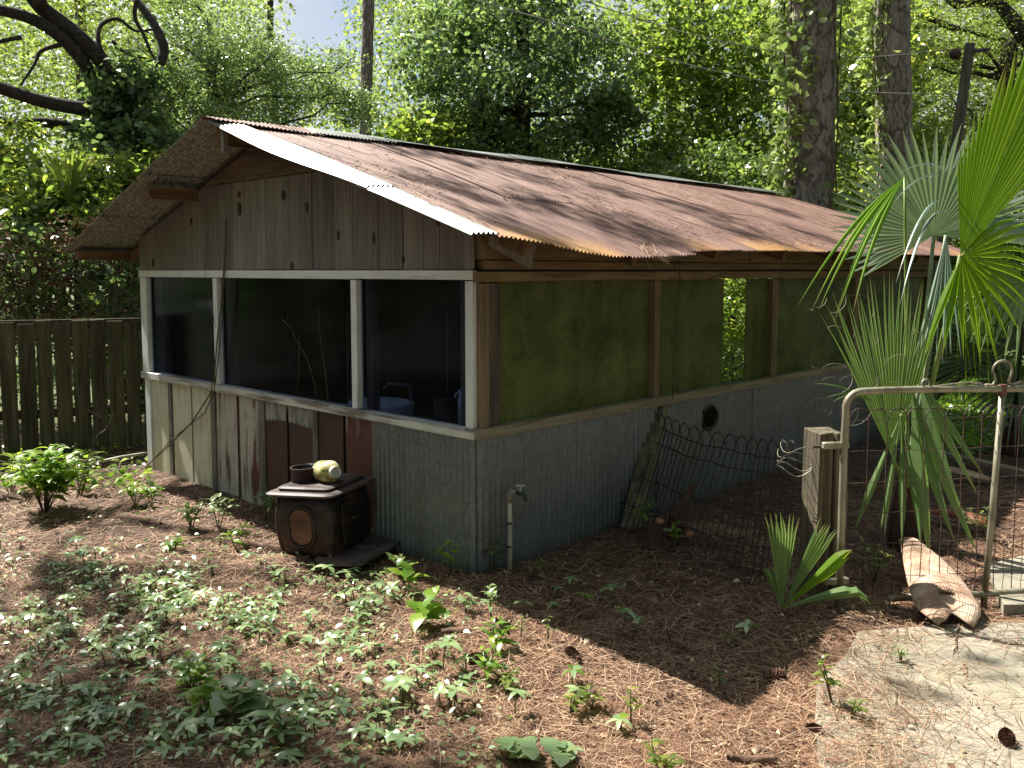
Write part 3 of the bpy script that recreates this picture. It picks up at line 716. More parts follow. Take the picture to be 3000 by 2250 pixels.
# yellowed bottle lying on the stove top
bp = st.matrix_basis @ Vector((.085,-.05,.532))
bt = thing('bottle', 'yellow-stained plastic bottle lying on its side on the stove', 'bottle', bp, 0)
bt.rotation_euler = (rad(82), rad(6), rad(38)); bt.scale = (1.18,1.18,1.1)
k = NM('stained_plastic'); nn = k.noise(k.map((18,18,12)), 1, 5, .65); c = k.ramp(nn, [(.34, lin(30,32,20)), (.42, lin(150,142,78)), (.55, lin(190,184,128)), (.68, lin(218,214,192))]); k.col(c); k.rough(.35); M['bottle'] = k.m
MB().lathe([(0,-.09),(.044,-.09),(.052,-.08),(.054,-.045),(.049,-.035),(.054,-.022),(.055,.025),(.046,.05),(.030,.066)], 24).build('body', M['bottle'], bt, True)
MB().lathe([(.030,.066),(.028,.072),(.028,.088),(.024,.088),(.024,.05),(0,.05)], 20).build('neck', plain('pale_plastic', lin(196,196,186), lin(220,220,212), 9, .4), bt, True)

# standpipe
tp = at_z(1492, 1675); tp.z = gz(tp.x, tp.y)
fp = thing('standpipe', 'white standpipe with a tap beside the shed corner', 'pipe', tp, rad(-20))
pvc = plain('old_pvc', lin(150,146,132), lin(196,192,178), 6, .5); grn = plain('tap_green', lin(30,52,46), lin(54,76,66), 9, .5)
MB().tube([(0,0,-.1),(.004,0,.2),(0,.005,.40)], .0135, 10).build('riser', pvc, fp, True)
MB().tube([(0,.005,.39),(0,.005,.435),(.01,.0,.452),(.045,-.01,.452)], .017, 10).build('elbow', plain('galv_fitting', lin(120,118,108), lin(160,158,148), 9, .5), fp, True)
tpo = MB().tube([(.04,-.01,.452),(.085,-.02,.450),(.10,-.024,.44),(.102,-.026,.415)], [.012,.013,.011,.010], 10).build('tap', grn, fp, True)
mb = MB(); mb.tube([(.07,-.016,.452),(.07,-.016,.49)], .005, 6); mb.tube([(.045,-.02,.494),(.095,-.012,.494)], .006, 6); mb.build('tap_handle', pvc, tpo)
for z in (.14, .27): MB().tube([(0,0,z),(0,0,z+.012)], .016, 10).build('clamp', M['wire'], fp)

# gate post, leaning post
g0 = at_z(2398, 1735); g0.z = gz(g0.x, g0.y)
M['post'] = wood('old_post_wood', lin(44,38,30), lin(108,98,78), lin(152,142,118), 'z', 30, .9, .9)
po = thing('gate_post', 'split grey square timber post with cracked top beside the garden gate', 'post', g0, rad(16))
mb = MB(); hw = .074
rings = []
for z, s in ((-.25,1.03),(.2,1.02),(.5,1),(.84,.99)):
    rings.append([(x*s+.01*z, y*s, z+(R.uniform(-.012,.016) if z > .8 else 0)) for x, y in [(-hw,-hw),(.0,-hw),(.012,-hw+.03),(.024,-hw),(hw,-hw),(hw,hw),(-hw,hw)]])
ringloft(mb, rings); mb.build('timber', M['post'], po, bevel=.004)
l0 = at_z(1838, 1562); l1 = at_y(1938, 1172, 6.02)
lp = thing('leaning_post', 'weathered timber post leaning on the corrugated side wall', 'post', (l0.x, l0.y, gz(l0.x,l0.y)), 0)
MB().beam((0,0,-.06), l1-Vector(lp.location), .10, .10, (-.5,-1,.2)).build('timber', wood('grey_lean_post', lin(60,54,44), lin(128,120,98), lin(164,156,132), 'z', 26), lp, bevel=.004)

# wire lengths
def wavy(p, q, n=14, a=.004):
    p, q = Vector(p), Vector(q)
    return [p.lerp(q, i/(n-1)) + Vector((R.uniform(-a,a), R.uniform(-a,a), R.uniform(-a,a))) for i in range(n)]
M['wiredark'] = plain('dark_wire', lin(30,24,22), lin(56,44,38), 20, .7)
wf = thing('wire_fence', 'sagging looped wire fencing strung from the leaning post to the gate post', 'fence', (g0.x, g0.y, 0))
WO = Vector((g0.x, g0.y, 0))
TL, TR = at_y(1898, 1240, 5.95), at_y(2345, 1345, 4.60); BL, BR = at_z(1775, 1560), at_z(2290, 1720)
BL.z = 0; BR.z = .0
def wq(s, t):
    top = TL.lerp(TR, s) - Vector((0,0,.05*math.sin(s*math.pi))); bot = BL.lerp(BR, s); return bot.lerp(top, t) + Vector((.02*math.sin(9*s+2*t), .03*math.sin(5*s+1), 0))
NW = 15
for i in range(NW):
    s0, s1 = i/NW, min(1.0, (i+1.45)/NW)
    a = [wq(s0, t) for t in np.linspace(0,1,7)]; c = [wq(s1, t) for t in np.linspace(1,0,7)]
    m0, m1 = a[-1], c[0]; arc = [m0.lerp(m1, k) + Vector((0,0,.10*math.sin(k*math.pi)**.7)) for k in (.12,.3,.5,.7,.88)]
    MB().tube([p-WO for p in a+arc+c], .004, 4).build('hairpin_wire', M['wiredark'], wf)
for t in (1.0, .86, .52, .26, .06):
    MB().tube([wq(s, t)+Vector((0,-.004,R.uniform(-.008,.008)))-WO for s in np.linspace(-.02,1.0,26)], .0042, 4).build('strand_wire', M['wiredark'], wf)
for k_ in range(5):
    p = at_y(2372+R.uniform(-30,30), 1315+k_*16, 4.46); pts = [p + Vector((math.cos(a)*.10-.02, math.sin(a)*.09+.04, .02*math.sin(3*a+k_))) - WO for a in np.linspace(2.4+.2*k_, 6.0, 12)]
    MB().tube(pts, .002, 4).build('wrapped_wire', M['gate'], wf)

# the garden gate
P0 = at_z(2457, 1752, .05); P1 = at_y(3000, 1147, 4.36); gd = Vector((P1.x-P0.x, P1.y-P0.y, 0)).normalized(); gn = Vector((-gd.y, gd.x, 0))
def gp(px, py):
    d = ray(px, py); t = (P0-O).dot(gn)/d.dot(gn); p = O+d*t; return Vector(((p-P0).dot(gd), 0, p.z))
ga = thing('garden_gate', 'pale tubular garden gate with looped wire mesh and scrolled top', 'gate', (P0.x, P0.y, 0), math.atan2(gd.y, gd.x))
zt = gp(2700,1143).z; zb = max(.035, gp(2700,1815).z); GW = 1.42; rr_ = .085; xl = gp(2470,1400).x
fr = [(0,0,zb-.0)]
fr = [(gp(2457,1752).x,0,zb-.03), (gp(2463,1600).x,0,.35), (xl,0,zt-.20), (xl+.004,0,zt-rr_-.02)] + [(xl+rr_*(1-math.cos(a)), 0, zt-rr_+rr_*math.sin(a)) for a in np.linspace(.2,1.57,7)] + [(x,0,zt+.004*math.sin(4*x)) for x in np.linspace(xl+.2, GW, 8)]
MB().tube(fr, .0175, 10).build('frame_tube', M['gate'], ga, True)
MB().tube([(gp(2600,1815).x,0,zb), (.8,0,zb-.004), (GW,0,zb)], .0175, 10).build('bottom_rail', M['gate'], ga, True)
a = gp(2936,1155); c = gp(2878,1815)
MB().tube([a, a.lerp(c,.5)+Vector((.003,0,0)), c], .0155, 10).build('centre_stile', M['gate'], ga, True)
MB().tube([(a.x,0,zt-.03),(a.x,0,zt+.02)], .021, 10).build('rust_joint', M['ironbrown'], ga)
for py in (1305, 1703):
    h = gp(2470, py); MB().box((h.x-.10,-.008,h.z-.016), (h.x+.03,.024,h.z+.016)).build('hinge_strap', M['gate'], ga, bevel=.004)
    MB().tube([(h.x-.14,.03,h.z-.01),(h.x-.04,.03,h.z-.01)], .007, 8).build('hinge_pin', M['wire'], ga)
x = xl+.03; zw = gp(2700,1230).z; i = 0
while x < GW-.1:
    n = 9; up = [(x+R.uniform(-.003,.003), .012+R.uniform(-.003,.003), z) for z in np.linspace(zb+.01, zw, n)]
    arc = [(x+.05-.05*math.cos(a), .012, zw+.062*math.sin(a)) for a in np.linspace(.3,2.84,7)]
    MB().tube(up+arc+[(x+.1,.012,zw-.05)], .0024, 4).build('hairpin_wire', M['wire'], ga); x += .1; i += 1
x = xl+.08
while x < GW-.05:
    MB().tube(wavy((x,.012,zb+.005), (x,.012,gp(2700,1590).z), 8, .003), .0016, 4).build('mesh_wire', M['wire'], ga); x += .1
for py in (1198, 1228, 1318, 1410, 1500, 1590, 1685, 1770):
    z = gp(2700, py).z; MB().tube(wavy((xl+.005,.010,z), (GW,.010,z+R.uniform(-.01,.01)), 24, .004), .0022, 4).build('strand_wire', M['wire'], ga)
def scroll(c0, r0, turns, a0, sgn):
    return [Vector((c0[0]+sgn*r0*(1-.55*k)*math.cos(a0+turns*2*math.pi*k), 0, c0[1]+r0*(1-.55*k)*math.sin(a0+turns*2*math.pi*k))) for k in np.linspace(0,1,22)]
p = gp(2712,1112); q = gp(2855,1110)
lp_ = gp(2938,1075)
MB().tube([(p.x+.02*math.cos(a), 0, zt+.03+.022*math.sin(a)) for a in np.linspace(-.6,4.4,12)][::-1]+[(p.x+.03,0,zt+.016),(q.x-.04,0,zt+.034),(q.x+.03,0,zt+.03),(lp_.x-.08,0,zt+.008)], .005, 6).build('scroll', M['gate'], ga, True)
MB().tube([(lp_.x-.09,0,zt+.02),(lp_.x-.05,0,zt+.018),(lp_.x-.035,0,zt+.04),(lp_.x-.045,0,zt+.075)]+[(lp_.x+.052*math.cos(a), 0, zt+.09+.048*math.sin(a)) for a in np.linspace(3.3,-.2,12)]+[(lp_.x+.04,0,zt+.05),(lp_.x+.035,0,zt+.03),(lp_.x+.06,0,zt+.018),(lp_.x+.11,0,zt+.035)], .0065, 6).build('scroll', M['gate'], ga, True)

# ---- picket fence at the left
f0 = at_z(-160, 1345); f1 = at_z(470, 1300); fd = (f1-f0); fL = fd.length; fd.normalize()
pf = thing('picket_fence', 'mossy upright board fence under the vine hedge', 'fence', (f0.x, f0.y, 0), math.atan2(fd.y, fd.x))
M['picket'] = wood('mossy_pickets', lin(48,46,32), lin(94,90,62), lin(126,121,90), 'z', 24)
ftop = at_y(200, 945, (f0.y+f1.y)/2).z
n = 12; pw = fL/n
for i in range(n):
    x = pw*i; MB().box((x+.012,-.011,-.05), (x+pw-.004+R.uniform(-.006,.006),.011,ftop+R.uniform(-.02,.02)), .004).build('picket', M['picket'], pf, bevel=.003)
for z in (ftop-.02, .35): MB().box((-.02,.012,z-.04), (fL+.05,.05,z+.045)).build('rail', M['picket'], pf)

# ---- stump, palm boots, litter
sw = at_z(1955, 1610); sw.z = gz(sw.x, sw.y)
sm = thing('tree_stump', 'splintered rotten stump rising from pine straw near the leaning post', 'stump', sw)
M['rot'] = wood('rotten_wood', lin(34,22,18), lin(78,52,42), lin(112,80,66), 'z', 30, knots=False)
mb = MB()
for i in range(9):
    a = i*.75; tall = .05 + (.24 if i == 1 else .0) + R.uniform(0,.06); l_ = R.uniform(.02,.16)
    tip = Vector((l_*math.cos(a)+.10*(i in (1,2)), l_*math.sin(a), tall))
    mb.tube([(.13*math.cos(a), .13*math.sin(a), -.06), (.08*math.cos(a), .08*math.sin(a), tall*.4), tip], [.07,.045,.012], 7)
mb.build('wood', M['rot'], sm)
for k_, (x, y, z) in enumerate(((-.07,-.13,.13), (.10,-.15,.06))):
    MB().lathe([(0,0),(.022,.003),(.027,.009),(.0,.012)], 14, Matrix.Translation((x,y,z)) @ Matrix.Rotation(.5,4,'X')).build('bracket_fungus', plain('fungus', lin(130,80,52), lin(176,128,94), 20, .8), sm, True)
def boot(name, label, A, B, w0, w1, bulge, lift, mat, curl=0.0):
    A, B = Vector(A), Vector(B); ax = (B-A); L = ax.length; ax.normalize(); sd = ax.cross(Vector((0,0,1))).normalized(); up = sd.cross(ax)
    T = np.linspace(0,1,22); Uq = np.linspace(-1,1,190); rows = []
    for t in T:
        wd = (w0+(w1-w0)*math.sin(min(1,t*1.15)*math.pi/2)**1.3)/2*(1 if t < .88 else 1-.5*(t-.88)/.12); row = []
        for uq in Uq:
            notch = .07*math.exp(-(uq*3)**2)*(t > .85)
            p = A + ax*(L*(t-notch)) + sd*(wd*math.sin(uq*1.35)/math.sin(1.35)) + up*(bulge*wd*2*(math.cos(uq*1.35)-.2)+lift*math.sin(t*math.pi)) + up*.0022*math.sin(uq*92)
            row.append(p-A)
        rows.append([tuple(p) for p in row])
    o = thing(name, label, 'palm sheath', A)
    so = link('sheath', grid_mesh('sheath', np.array(rows)), o, mat, True)
    md = so.modifiers.new('solid', 'SOLIDIFY'); md.thickness = .006
    return o
k = NM('ribbed_dry_sheath'); wv = k.noise(k.map((9,9,9)), 1, 5); fi = k.noise(k.map((70,70,10)), 1, 4)
c = k.ramp(k.math('ADD', k.math('MULTIPLY', wv, .6), k.math('MULTIPLY', fi, .4)), [(.32, lin(104,76,58)), (.5, lin(166,138,116)), (.68, lin(206,188,168))]); k.col(c); k.rough(.75); k.bump(fi,.4,.004); M['boot'] = k.m
boot('palm_boot', 'broad ribbed dry palm leaf base lying behind the gate wires', at_y(2662,1585,4.98), at_z(2800,1835,.03), .10, .28, .22, .04, M['boot'])
boot('palm_boot', 'curled pale dry palm sheath on the earth beyond the gate', at_y(2640,1345,6.9)+Vector((0,0,-.05)), at_z(2900,1405,.03), .04, .16, .2, .02, M['boot'])
boot('palm_boot', 'long reddish dry palm sheath lying behind the gate', at_z(2700,1500,.05), at_z(2900,1540,.05), .03, .12, .4, .02, plain('red_sheath', lin(84,40,26), lin(130,70,46), 8, .6))
p = at_z(2720,1318,.05); q = at_z(3050,1395,.04)
pk = thing('plank', 'weathered narrow plank lying on the ground behind the palm', 'plank', p)
MB().beam((0,0,0), q-p, .09, .03).build('wood', M['sill_x'], pk)
p = at_z(255,1362,.03); q = at_z(445,1325,.06)
wp = thing('plastic_pipe', 'thin pale pipe lying beside the shed front corner', 'pipe', p); MB().tube([(0,0,0), (q-p)*.5+Vector((0,0,.01)), q-p], .013, 8).build('tube', pvc, wp, True)
# pine cones
k = NM('pine_cone'); nn = k.noise(k.map((40,40,40)),1,3); k.col(k.ramp(nn, [(.35, lin(52,32,26)), (.65, lin(112,76,58))])); k.rough(.8); M['cone'] = k.m
def cone_mesh():
    mb = MB(); n = 11
    for i in range(n):
        z = i/n*.10; r0 = .030*math.sin(.35+2.4*i/n)**.8
        for j in range(8):
            a = j/8*2*math.pi + i*.39; d = Vector((math.cos(a), math.sin(a), .15)); s = Vector((-math.sin(a), math.cos(a), 0)); c0 = Vector((0,0,z))
            mb.add([c0+d*r0*.3-s*.006, c0+d*r0*.3+s*.006, c0+d*r0+s*.009+Vector((0,0,.006)), c0+d*r0*1.12+Vector((0,0,.012)), c0+d*r0-s*.009+Vector((0,0,.006))], [(0,1,2,3,4)])
    mb.tube([(0,0,-.004),(0,0,.1)], [.014,.006], 6); return mb.mesh('pine_cone')
cm = cone_mesh(); cm.materials.append(M['cone'])
for px, py, lb in ((2945,2165,'closed dark pine cone on the concrete among scattered needles'), (2405,2150,'small dark pine cone at the edge of the concrete'), (1695,1940,'open pine cone lying in the sunlit needles'), (1430,1935,'pine cone under a green seedling'), (2240,1980,'pine cone in the dark litter by the shadow edge')):
    p = at_z(px, py); o = link('pine_cone', cm); tag(o, lb, 'pine cone'); s_ = .55 if px == 2405 else .85
    o.location = (p.x, p.y, max(gz(p.x,p.y),.012 if px > 2390 else -1)+.024*s_); o.rotation_euler = (rad(88), R.uniform(-.3,.3), R.uniform(0,6)); o.scale = (s_,)*3
# bark slabs and sticks
M['barkchip'] = plain('bark_chip', lin(74,52,42), lin(136,108,88), 22, .9, 0, .8)
def chunk(px, py, L, wd, ang, lb):
    p = at_z(px, py); o = thing('bark_slab', lb, 'bark', (p.x, p.y, gz(p.x,p.y)+.012), ang); n = 9
    P = np.zeros((n,5,3)); 
    for i in range(n):
        for j in range(5):
            P[i,j] = (-L/2+L*i/(n-1)+R.uniform(-.01,.01), (j-2)/4*wd*(1-.8*abs(i/(n-1)-.5)*2*R.uniform(.5,1))+R.uniform(-.005,.005), .022*(1-((j-2)/2)**2)+R.uniform(-.006,.006))
    so = link('bark', grid_mesh('bark', P), o, M['barkchip']); md = so.modifiers.new('s','SOLIDIFY'); md.thickness = .014
chunk(440,1945,.20,.06,.55,'curled bark slab half hidden in the creeper'); chunk(1340,1855+0,.14,.035,.1,'grey bark strip among sunlit needles'); chunk(1355,2040,.16,.05,-.5,'pale bark flake lying in the sunlit needles')
chunk(2200,2225,.16,.045,.05,'rough bark stick at the edge of the concrete slab'); chunk(1720,2045,.08,.04,.6,'dark bark lump beside a lit seedling'); chunk(545,2235,.10,.05,.3,'flat grey bark chip between creeper leaves')
def stick(a, c, r, lb, lift=.01):
    p, q = at_z(*a), at_z(*c); o = thing('stick', lb, 'stick', (p.x,p.y,0))
    pts = [p.lerp(q,t)-Vector((p.x,p.y,0)) for t in np.linspace(0,1,7)]
    for i, v in enumerate(pts): w_ = v+Vector((p.x,p.y,0)); v.z = max(gz(w_.x,w_.y), 0 if w_.x > 1.2 and w_.y < 4 else -1)+lift+R.uniform(-.004,.004); v.x += R.uniform(-.008,.008); v.y += R.uniform(-.008,.008)
    MB().tube(pts, [r,r,r*.95,r*.9,r*.8,r*.7,r*.5], 6).build('wood', M['twig'], o)
stick((270,2095),(350,2065),.006,'short dead stick below the creeper bark slab'); stick((1490,1825),(1720,1965),.005,'slender pale stick along the roof shadow edge'); stick((2810,1845),(2795,1925),.004,'thin bent twig standing by the gate foot',.02)
stick((2640,1890),(2740,1890),.004,'straw coloured twig on the concrete edge'); stick((2060,1880),(2240,1910),.005,'dark twig lying in the shaded litter'); stick((2200,2170),(2280,2210),.009,'stubby stick at the corner of the concrete')
stick((650,2130),(700,2080),.006,'broken twig beside broad weed leaves')

# vines hanging over the shed front
def hang(pts, r, lb, leaves=0):
    P = [S2W(-.05, *fw(x,y,-.05)) for x, y in pts]; o = thing('hanging_vine', lb, 'vine', P[0])
    MB().tube([p-P[0] for p in P], [r]*(len(P)-1)+[r*.4], 5).build('stem', M['vine_stem'], o, True); return o
hang([(662,640),(660,720),(655,800),(648,900),(636,1000),(628,1100),(618,1150),(560,1240),(480,1320),(395,1395)], .0055, 'long green vine hanging down the white window post to the ground')
hang([(662,690),(657,800),(652,920),(640,1040),(628,1145),(600,1210),(500,1290),(400,1400),(330,1470)], .0045, 'second bending vine running down the front wall to the ground')
hang([(826,936),(850,958),(870,1000),(900,1050),(920,1120),(926,1140),(924,1180)], .003, 'crooked dry twig hanging before the middle front window')
hang([(932,895),(934,950),(940,1000),(952,1080),(960,1150),(958,1195)], .0028, 'thin dry vine strand before the middle front window near the post')
hang([(878,982),(875,1040),(876,1100),(866,1170)], .0025, 'short dry strand before the middle front window')
hang([(632,960),(600,800),(615,610),(590,650)], .002, 'fine tendril curling across the gable boards')
# dark stems caught under the eave
for pts, lb in (([(1990,760),(1992,820),(1985,900),(1975,1000),(1972,1100),(1970,1170)], 'dark hanging stem before the algae covered side panes'),
                ([(1985,790),(2010,860),(2050,830),(2110,805),(2125,820)], 'wiry stem looping under the eave'),
                ([(2150,815),(2170,835),(2185,838),(2212,820)], 'pale curled root hanging under the eave')):
    P = [S2W(*(lambda r_: (r_[0], -.1, r_[1]))(rw(x,y,-.1))) for x, y in pts]; o = thing('hanging_root', lb, 'vine', P[0])
    MB().tube([p-P[0] for p in P], .0035, 5).build('stem', M['twig'], o, True)

# utility pole and its lines
pb = at_y(2795, 470, 13.5); pt_ = at_y(2842, 128, 13.5)
up_ = thing('utility_pole', 'leaning grey timber utility pole among the trees', 'pole', (pb.x, pb.y, 0)); base = Vector((pb.x,pb.y,0))
ex = pb + (pb-pt_)*((pb.z)/(pt_.z-pb.z))
MB().tube([ex-base, pb-base, pt_-base], [.085,.08,.07], 10).build('shaft', wood('pole_wood', lin(60,56,48), lin(112,106,94), lin(150,144,130), 'z', 20), up_)
MB().tube([at_y(2842,150,13.5)-base, at_y(2900,145,13.3)-base], .03, 8).build('lamp_arm', M['ironrim'], up_)
MB().lathe([(0,.0),(.06,.0),(.09,-.07),(.06,-.13),(.02,-.14)], 14, Matrix.Translation(at_y(2800,145,13.4)-base)).build('insulator', M['iron'], up_, True)
def line(pts, lb):
    P = [at_y(*p) for p in pts]; o = thing('overhead_line', lb, 'cable', P[0]); MB().tube(smooth([p-P[0] for p in P], 6), .008, 5).build('cable', plain('cable_grey', lin(120,124,120), lin(150,154,150), 5, .6), o, True)
line([(1300,-25,11),(1500,30,11.4),(1700,88,11.8),(2000,185,12.4),(2400,262,13),(2815,276,13.5)], 'lower overhead cable running down to the utility pole')
line([(1600,-35,11.6),(1850,48,12),(2100,118,12.4),(2450,170,13),(2838,140,13.5)], 'upper overhead cable running to the top of the utility pole')

# ------------------------------------------------------------------ palms
def fan(parent, hub, axis, nrml, spread, nseg, L, fuse, mat, droop=.1, jit=.05, w=1.0, lens=None, tipdroop=.0, split=1.0):
    """a palmate leaf: every segment is its own folded blade"""
    hub = Vector(hub); A = Vector(axis).normalized(); N = Vector(nrml); B = A.cross(N).normalized(); N = B.cross(A).normalized()
    dphi = 2*rad(spread)/max(1, nseg-1)
    for i in range(nseg):
        f = i/(nseg-1) if nseg > 1 else .5; phi = -rad(spread) + 2*rad(spread)*f + R.uniform(-jit,jit)*dphi
        d = A*math.cos(phi) + B*math.sin(phi); s = B*math.cos(phi) - A*math.sin(phi); dphi_ = dphi if nseg > 2 else .12
        l = L*(lens(f) if lens else 1)*R.uniform(.93,1.05); n = 11; vs = []; rf = fuse*l*R.uniform(.9,1.1); dz = droop*R.uniform(.8,1.25); td = tipdroop*R.uniform(.6,1.4)
        bend = R.uniform(-.03,.03)*l
        for k in range(n):
            t = k/(n-1); r_ = l*t
            hwid = math.tan(min(dphi_,.35)/2)*min(r_, rf)*w
            if r_ > rf: hwid *= max(.0, 1-((r_-rf)/(l-rf))**1.5)
            tt = max(0, (r_-rf)/(l-rf))
            c = hub + d*r_ + s*(bend*tt**2) - Vector((0,0,1))*(dz*l*t*t + td*l*tt**2.2)
            fo = .55*hwid*(1 if i % 2 else 1)
            vs += [c - s*hwid - N*fo, c + N*fo*.4, c + s*hwid - N*fo]
        mb = MB().add([v-hub for v in vs], [q for k in range(n-1) for q in ((3*k,3*k+1,3*k+4,3*k+3),(3*k+1,3*k+2,3*k+5,3*k+4))])
        me = mb.mesh('leaf_segment'); tv = R.uniform(.25,.75); at = me.attributes.new('tint','FLOAT','POINT'); at.data.foreach_set('value', [tv]*len(me.vertices))
        t2 = me.attributes.new('tip','FLOAT','POINT'); bt_ = R.choice((0,.3,.9,.9)); t2.data.foreach_set('value', [bt_*max(0,(k//3/(n-1)-.86)/.14) for k in range(3*n)])
        o = link('leaf_segment', me, parent, mat, False); o.location = hub - Vector(parent.get('hub0', (0,0,0)))
def frond(palm, base, hub, axis, nrml, spread, nseg, L, fuse, mat, pet_mat=None, r=.014, sag=.0, **kw):
    P0_ = Vector(palm.location); base = Vector(base); hub = Vector(hub)
    mid = base.lerp(hub, .5) + Vector((0,0,sag))
    pts = [base.lerp(mid, t).lerp(mid.lerp(hub, t), t) - P0_ for t in np.linspace(0,1,8)]
    fo = MB().tube(pts, [r*1.7,r*1.4,r*1.2,r,r,r*.9,r*.85,r*.8], 7).build('frond', pet_mat or M['palm_green'], palm, True)
    fo['hub0'] = tuple(P0_)
    fan(fo, hub, axis, nrml, spread, nseg, L, fuse, mat, **kw); return fo
TOCAM = Vector((-.35,-1,.15))
pbz = at_z(2655, 1592); pb_ = Vector((pbz.x, pbz.y, 0))
palm = thing('palm', 'young fan palm with large green and blue-grey fronds behind the gate', 'palm', pb_)
def PX(px, py, Y): return at_y(px, py, Y)
stm = plain('palm_stalk', lin(92,116,52), lin(128,146,72), 6, .5); stb = plain('palm_stalk_blue', lin(104,120,92), lin(136,150,118), 6, .5)
MB().tube([(0,0,-.1),(-.01,.0,.12),(.02,.02,.35),(.03,.03,.6)], [.11,.10,.075,.05], 10).build('trunk', M['rot'], palm, True)
bs = pb_ + Vector((0,0,.3))
LITN = (-.5,-.6,.55)
h = PX(2616,1345,5.2); fo = frond(palm, bs, h, PX(2580,900,5.15)-h, LITN, 20, 26, 1.18, .50, M['palm_green'], stm, droop=.02, lens=lambda f: .98-.10*abs(f-.55)*2, jit=.25)
h = PX(2560,1180,5.15); fan(fo, h, PX(2430,1085,5.0)-h, (0,-.3,1), 12, 4, .50, .3, M['palm_green'], droop=.30, w=1.4)
h = PX(2640,1215,5.0); fo = frond(palm, bs, h, PX(2600,1600,4.8)-h, TOCAM, 12, 5, .72, .6, M['palm_green'], stm, r=.011, droop=.0, w=.9, jit=.6)
h = PX(2690,1110,5.0); fan(fo, h, PX(2830,1360,4.8)-h, (0,-.6,1), 11, 3, .62, .3, M['palm_green'], droop=.12, w=1.8)
h = PX(2672,1140,5.05); fan(fo, h, PX(2780,1560,4.8)-h, (0,-.6,1), 8, 3, .95, .4, M['palm_green'], droop=.0, w=1.7)
h = PX(2736,690,5.45); frond(palm, bs, h, PX(2676,450,5.35)-h, (-.55,-.62,.6), 108, 44, .66, .60, M['palm_blue'], stb, droop=.02, lens=lambda f: .80+.26*math.sin(f*math.pi)+(.12 if f > .7 else 0))
h = PX(2814,748,4.75); fo = frond(palm, bs, h, PX(2965,330,4.5)-h, (-.75,-.6,.1), 22, 23, 1.28, .82, M['palm_yellow'], stm, droop=.01, lens=lambda f: .40+.75*min(1,f/.7))
h2 = PX(2817,752,4.74); fan(fo, h2, PX(3060,860,4.6)-h2, (-.2,-1,.25), 85, 17, .50, .40, M['palm_yellow'], droop=.06, tipdroop=.2, lens=lambda f: .8+.4*abs(f-.5))
h3 = PX(2830,690,4.95); fan(fo, h3, PX(3000,640,5.1)-h3, (0,-.5,1), 36, 11, .58, .5, M['palm_blue'], droop=.05)
h = PX(2772,690,4.9); fo = frond(palm, bs, h, Vector((-.13,-.25,-1)), (-.5,-1,.2), 10, 9, .70, .40, M['palm_blue'], stb, droop=.0, tipdroop=.0, w=1.7, jit=.8)
for (hx,hy,ax,ay,L_,dr_) in ((2775,500,2690,440,.58,.30),(2780,520,2690,470,.60,.40),(2775,590,2700,545,.60,.80),(2780,620,2720,580,.64,1.0)):
    h = PX(hx,hy,4.95); fan(fo, h, PX(ax,ay,4.75)-h, (-.2,-.4,1), 3, 1, L_, .35, M['palm_blue'], droop=dr_, w=.9)
h = PX(2650,520,5.3); fo = frond(palm, bs, h, PX(2545,620,5.1)-h, (-.2,-.6,1), 9, 6, .86, .35, M['palm_yellow'], stm, r=.009, droop=.34, tipdroop=.1, w=1.6)
for k_ in range(6):                                             # narrow blades hanging on the right
    h = PX(2795+k_*18, 770+12*k_, 4.8); fan(fo, h, Vector((.10*k_/5+.02,-.05,-1)), TOCAM, 3, 2, .55+.12*(k_%3), .3, M['palm_yellow'], droop=0, w=.16)
for i in range(26):                                             # curly fibres
    p = PX(R.uniform(2380,2720), R.uniform(880,1240), 5.0)-pb_; r0 = R.uniform(.03,.09); a0 = R.uniform(0,6); pts = [p+Vector((r0*math.cos(a0+a)*1.2, .02*a, r0*math.sin(a0+a)+.01*a)) for a in np.linspace(0,R.uniform(2,5.5),12)]
    MB().tube(pts, .0012, 3).build('fibre', M['sill_x'], palm)

pq = at_z(2965, 1330); pq.z = 0
palm2 = thing('palm', 'dark fan palm standing on the lawn in shade beyond the gate', 'palm', pq)
MB().tube([(0,0,-.1),(0,0,.25)], [.12,.08], 8).build('trunk', M['rot'], palm2, True)
for hx, hy, ax, ay, sp, L in ((2985,1010,3010,780,125,.85),(2905,1040,2820,860,100,.8),(3080,960,3200,800,110,.9),(2990,1120,2930,1180,100,.6)):
    h = PX(hx,hy,pq.y-.2); frond(palm2, pq+Vector((0,0,.2)), h, PX(ax,ay,pq.y-.3)-h, TOCAM, sp, 30, L, .45, M['palm_dark'], M['palm_dark'], droop=.05, tipdroop=.15)
h = PX(3010,830,6.6); frond(palm2, pq+Vector((0,0,.2)), h, PX(2900,900,6.4)-h, TOCAM, 80, 18, .62, .45, M['palm_green'], M['palm_dark'], droop=.1, tipdroop=.2)

sq = at_z(2292, 1790); sq.z = gz(sq.x, sq.y)
sab = thing('palmetto', 'small palmetto seedling with upright pleated leaves before the gate post', 'palm', sq)
for px, py, sp, ns, L, tdp, mt in ((2290,1520,8,9,.50,.0,'palm_green'), (2420,1550,5,6,.50,.0,'palm_green'), (2490,1610,2,2,.46,.05,'palm_yellow'), (2250,1640,4,2,.30,.10,'palm_green'), (2470,1720,2,2,.46,.45,'palm_green')):
    h = sq+Vector((0,0,.015)); ax = PX(px,py,sq.y-.06)-h
    frond(sab, sq-Vector((0,0,.03)), h, ax, TOCAM, sp, ns, L, .72, M[mt], M['palm_green'], r=.006, droop=.01+tdp*.3, tipdroop=tdp, w=1.15)

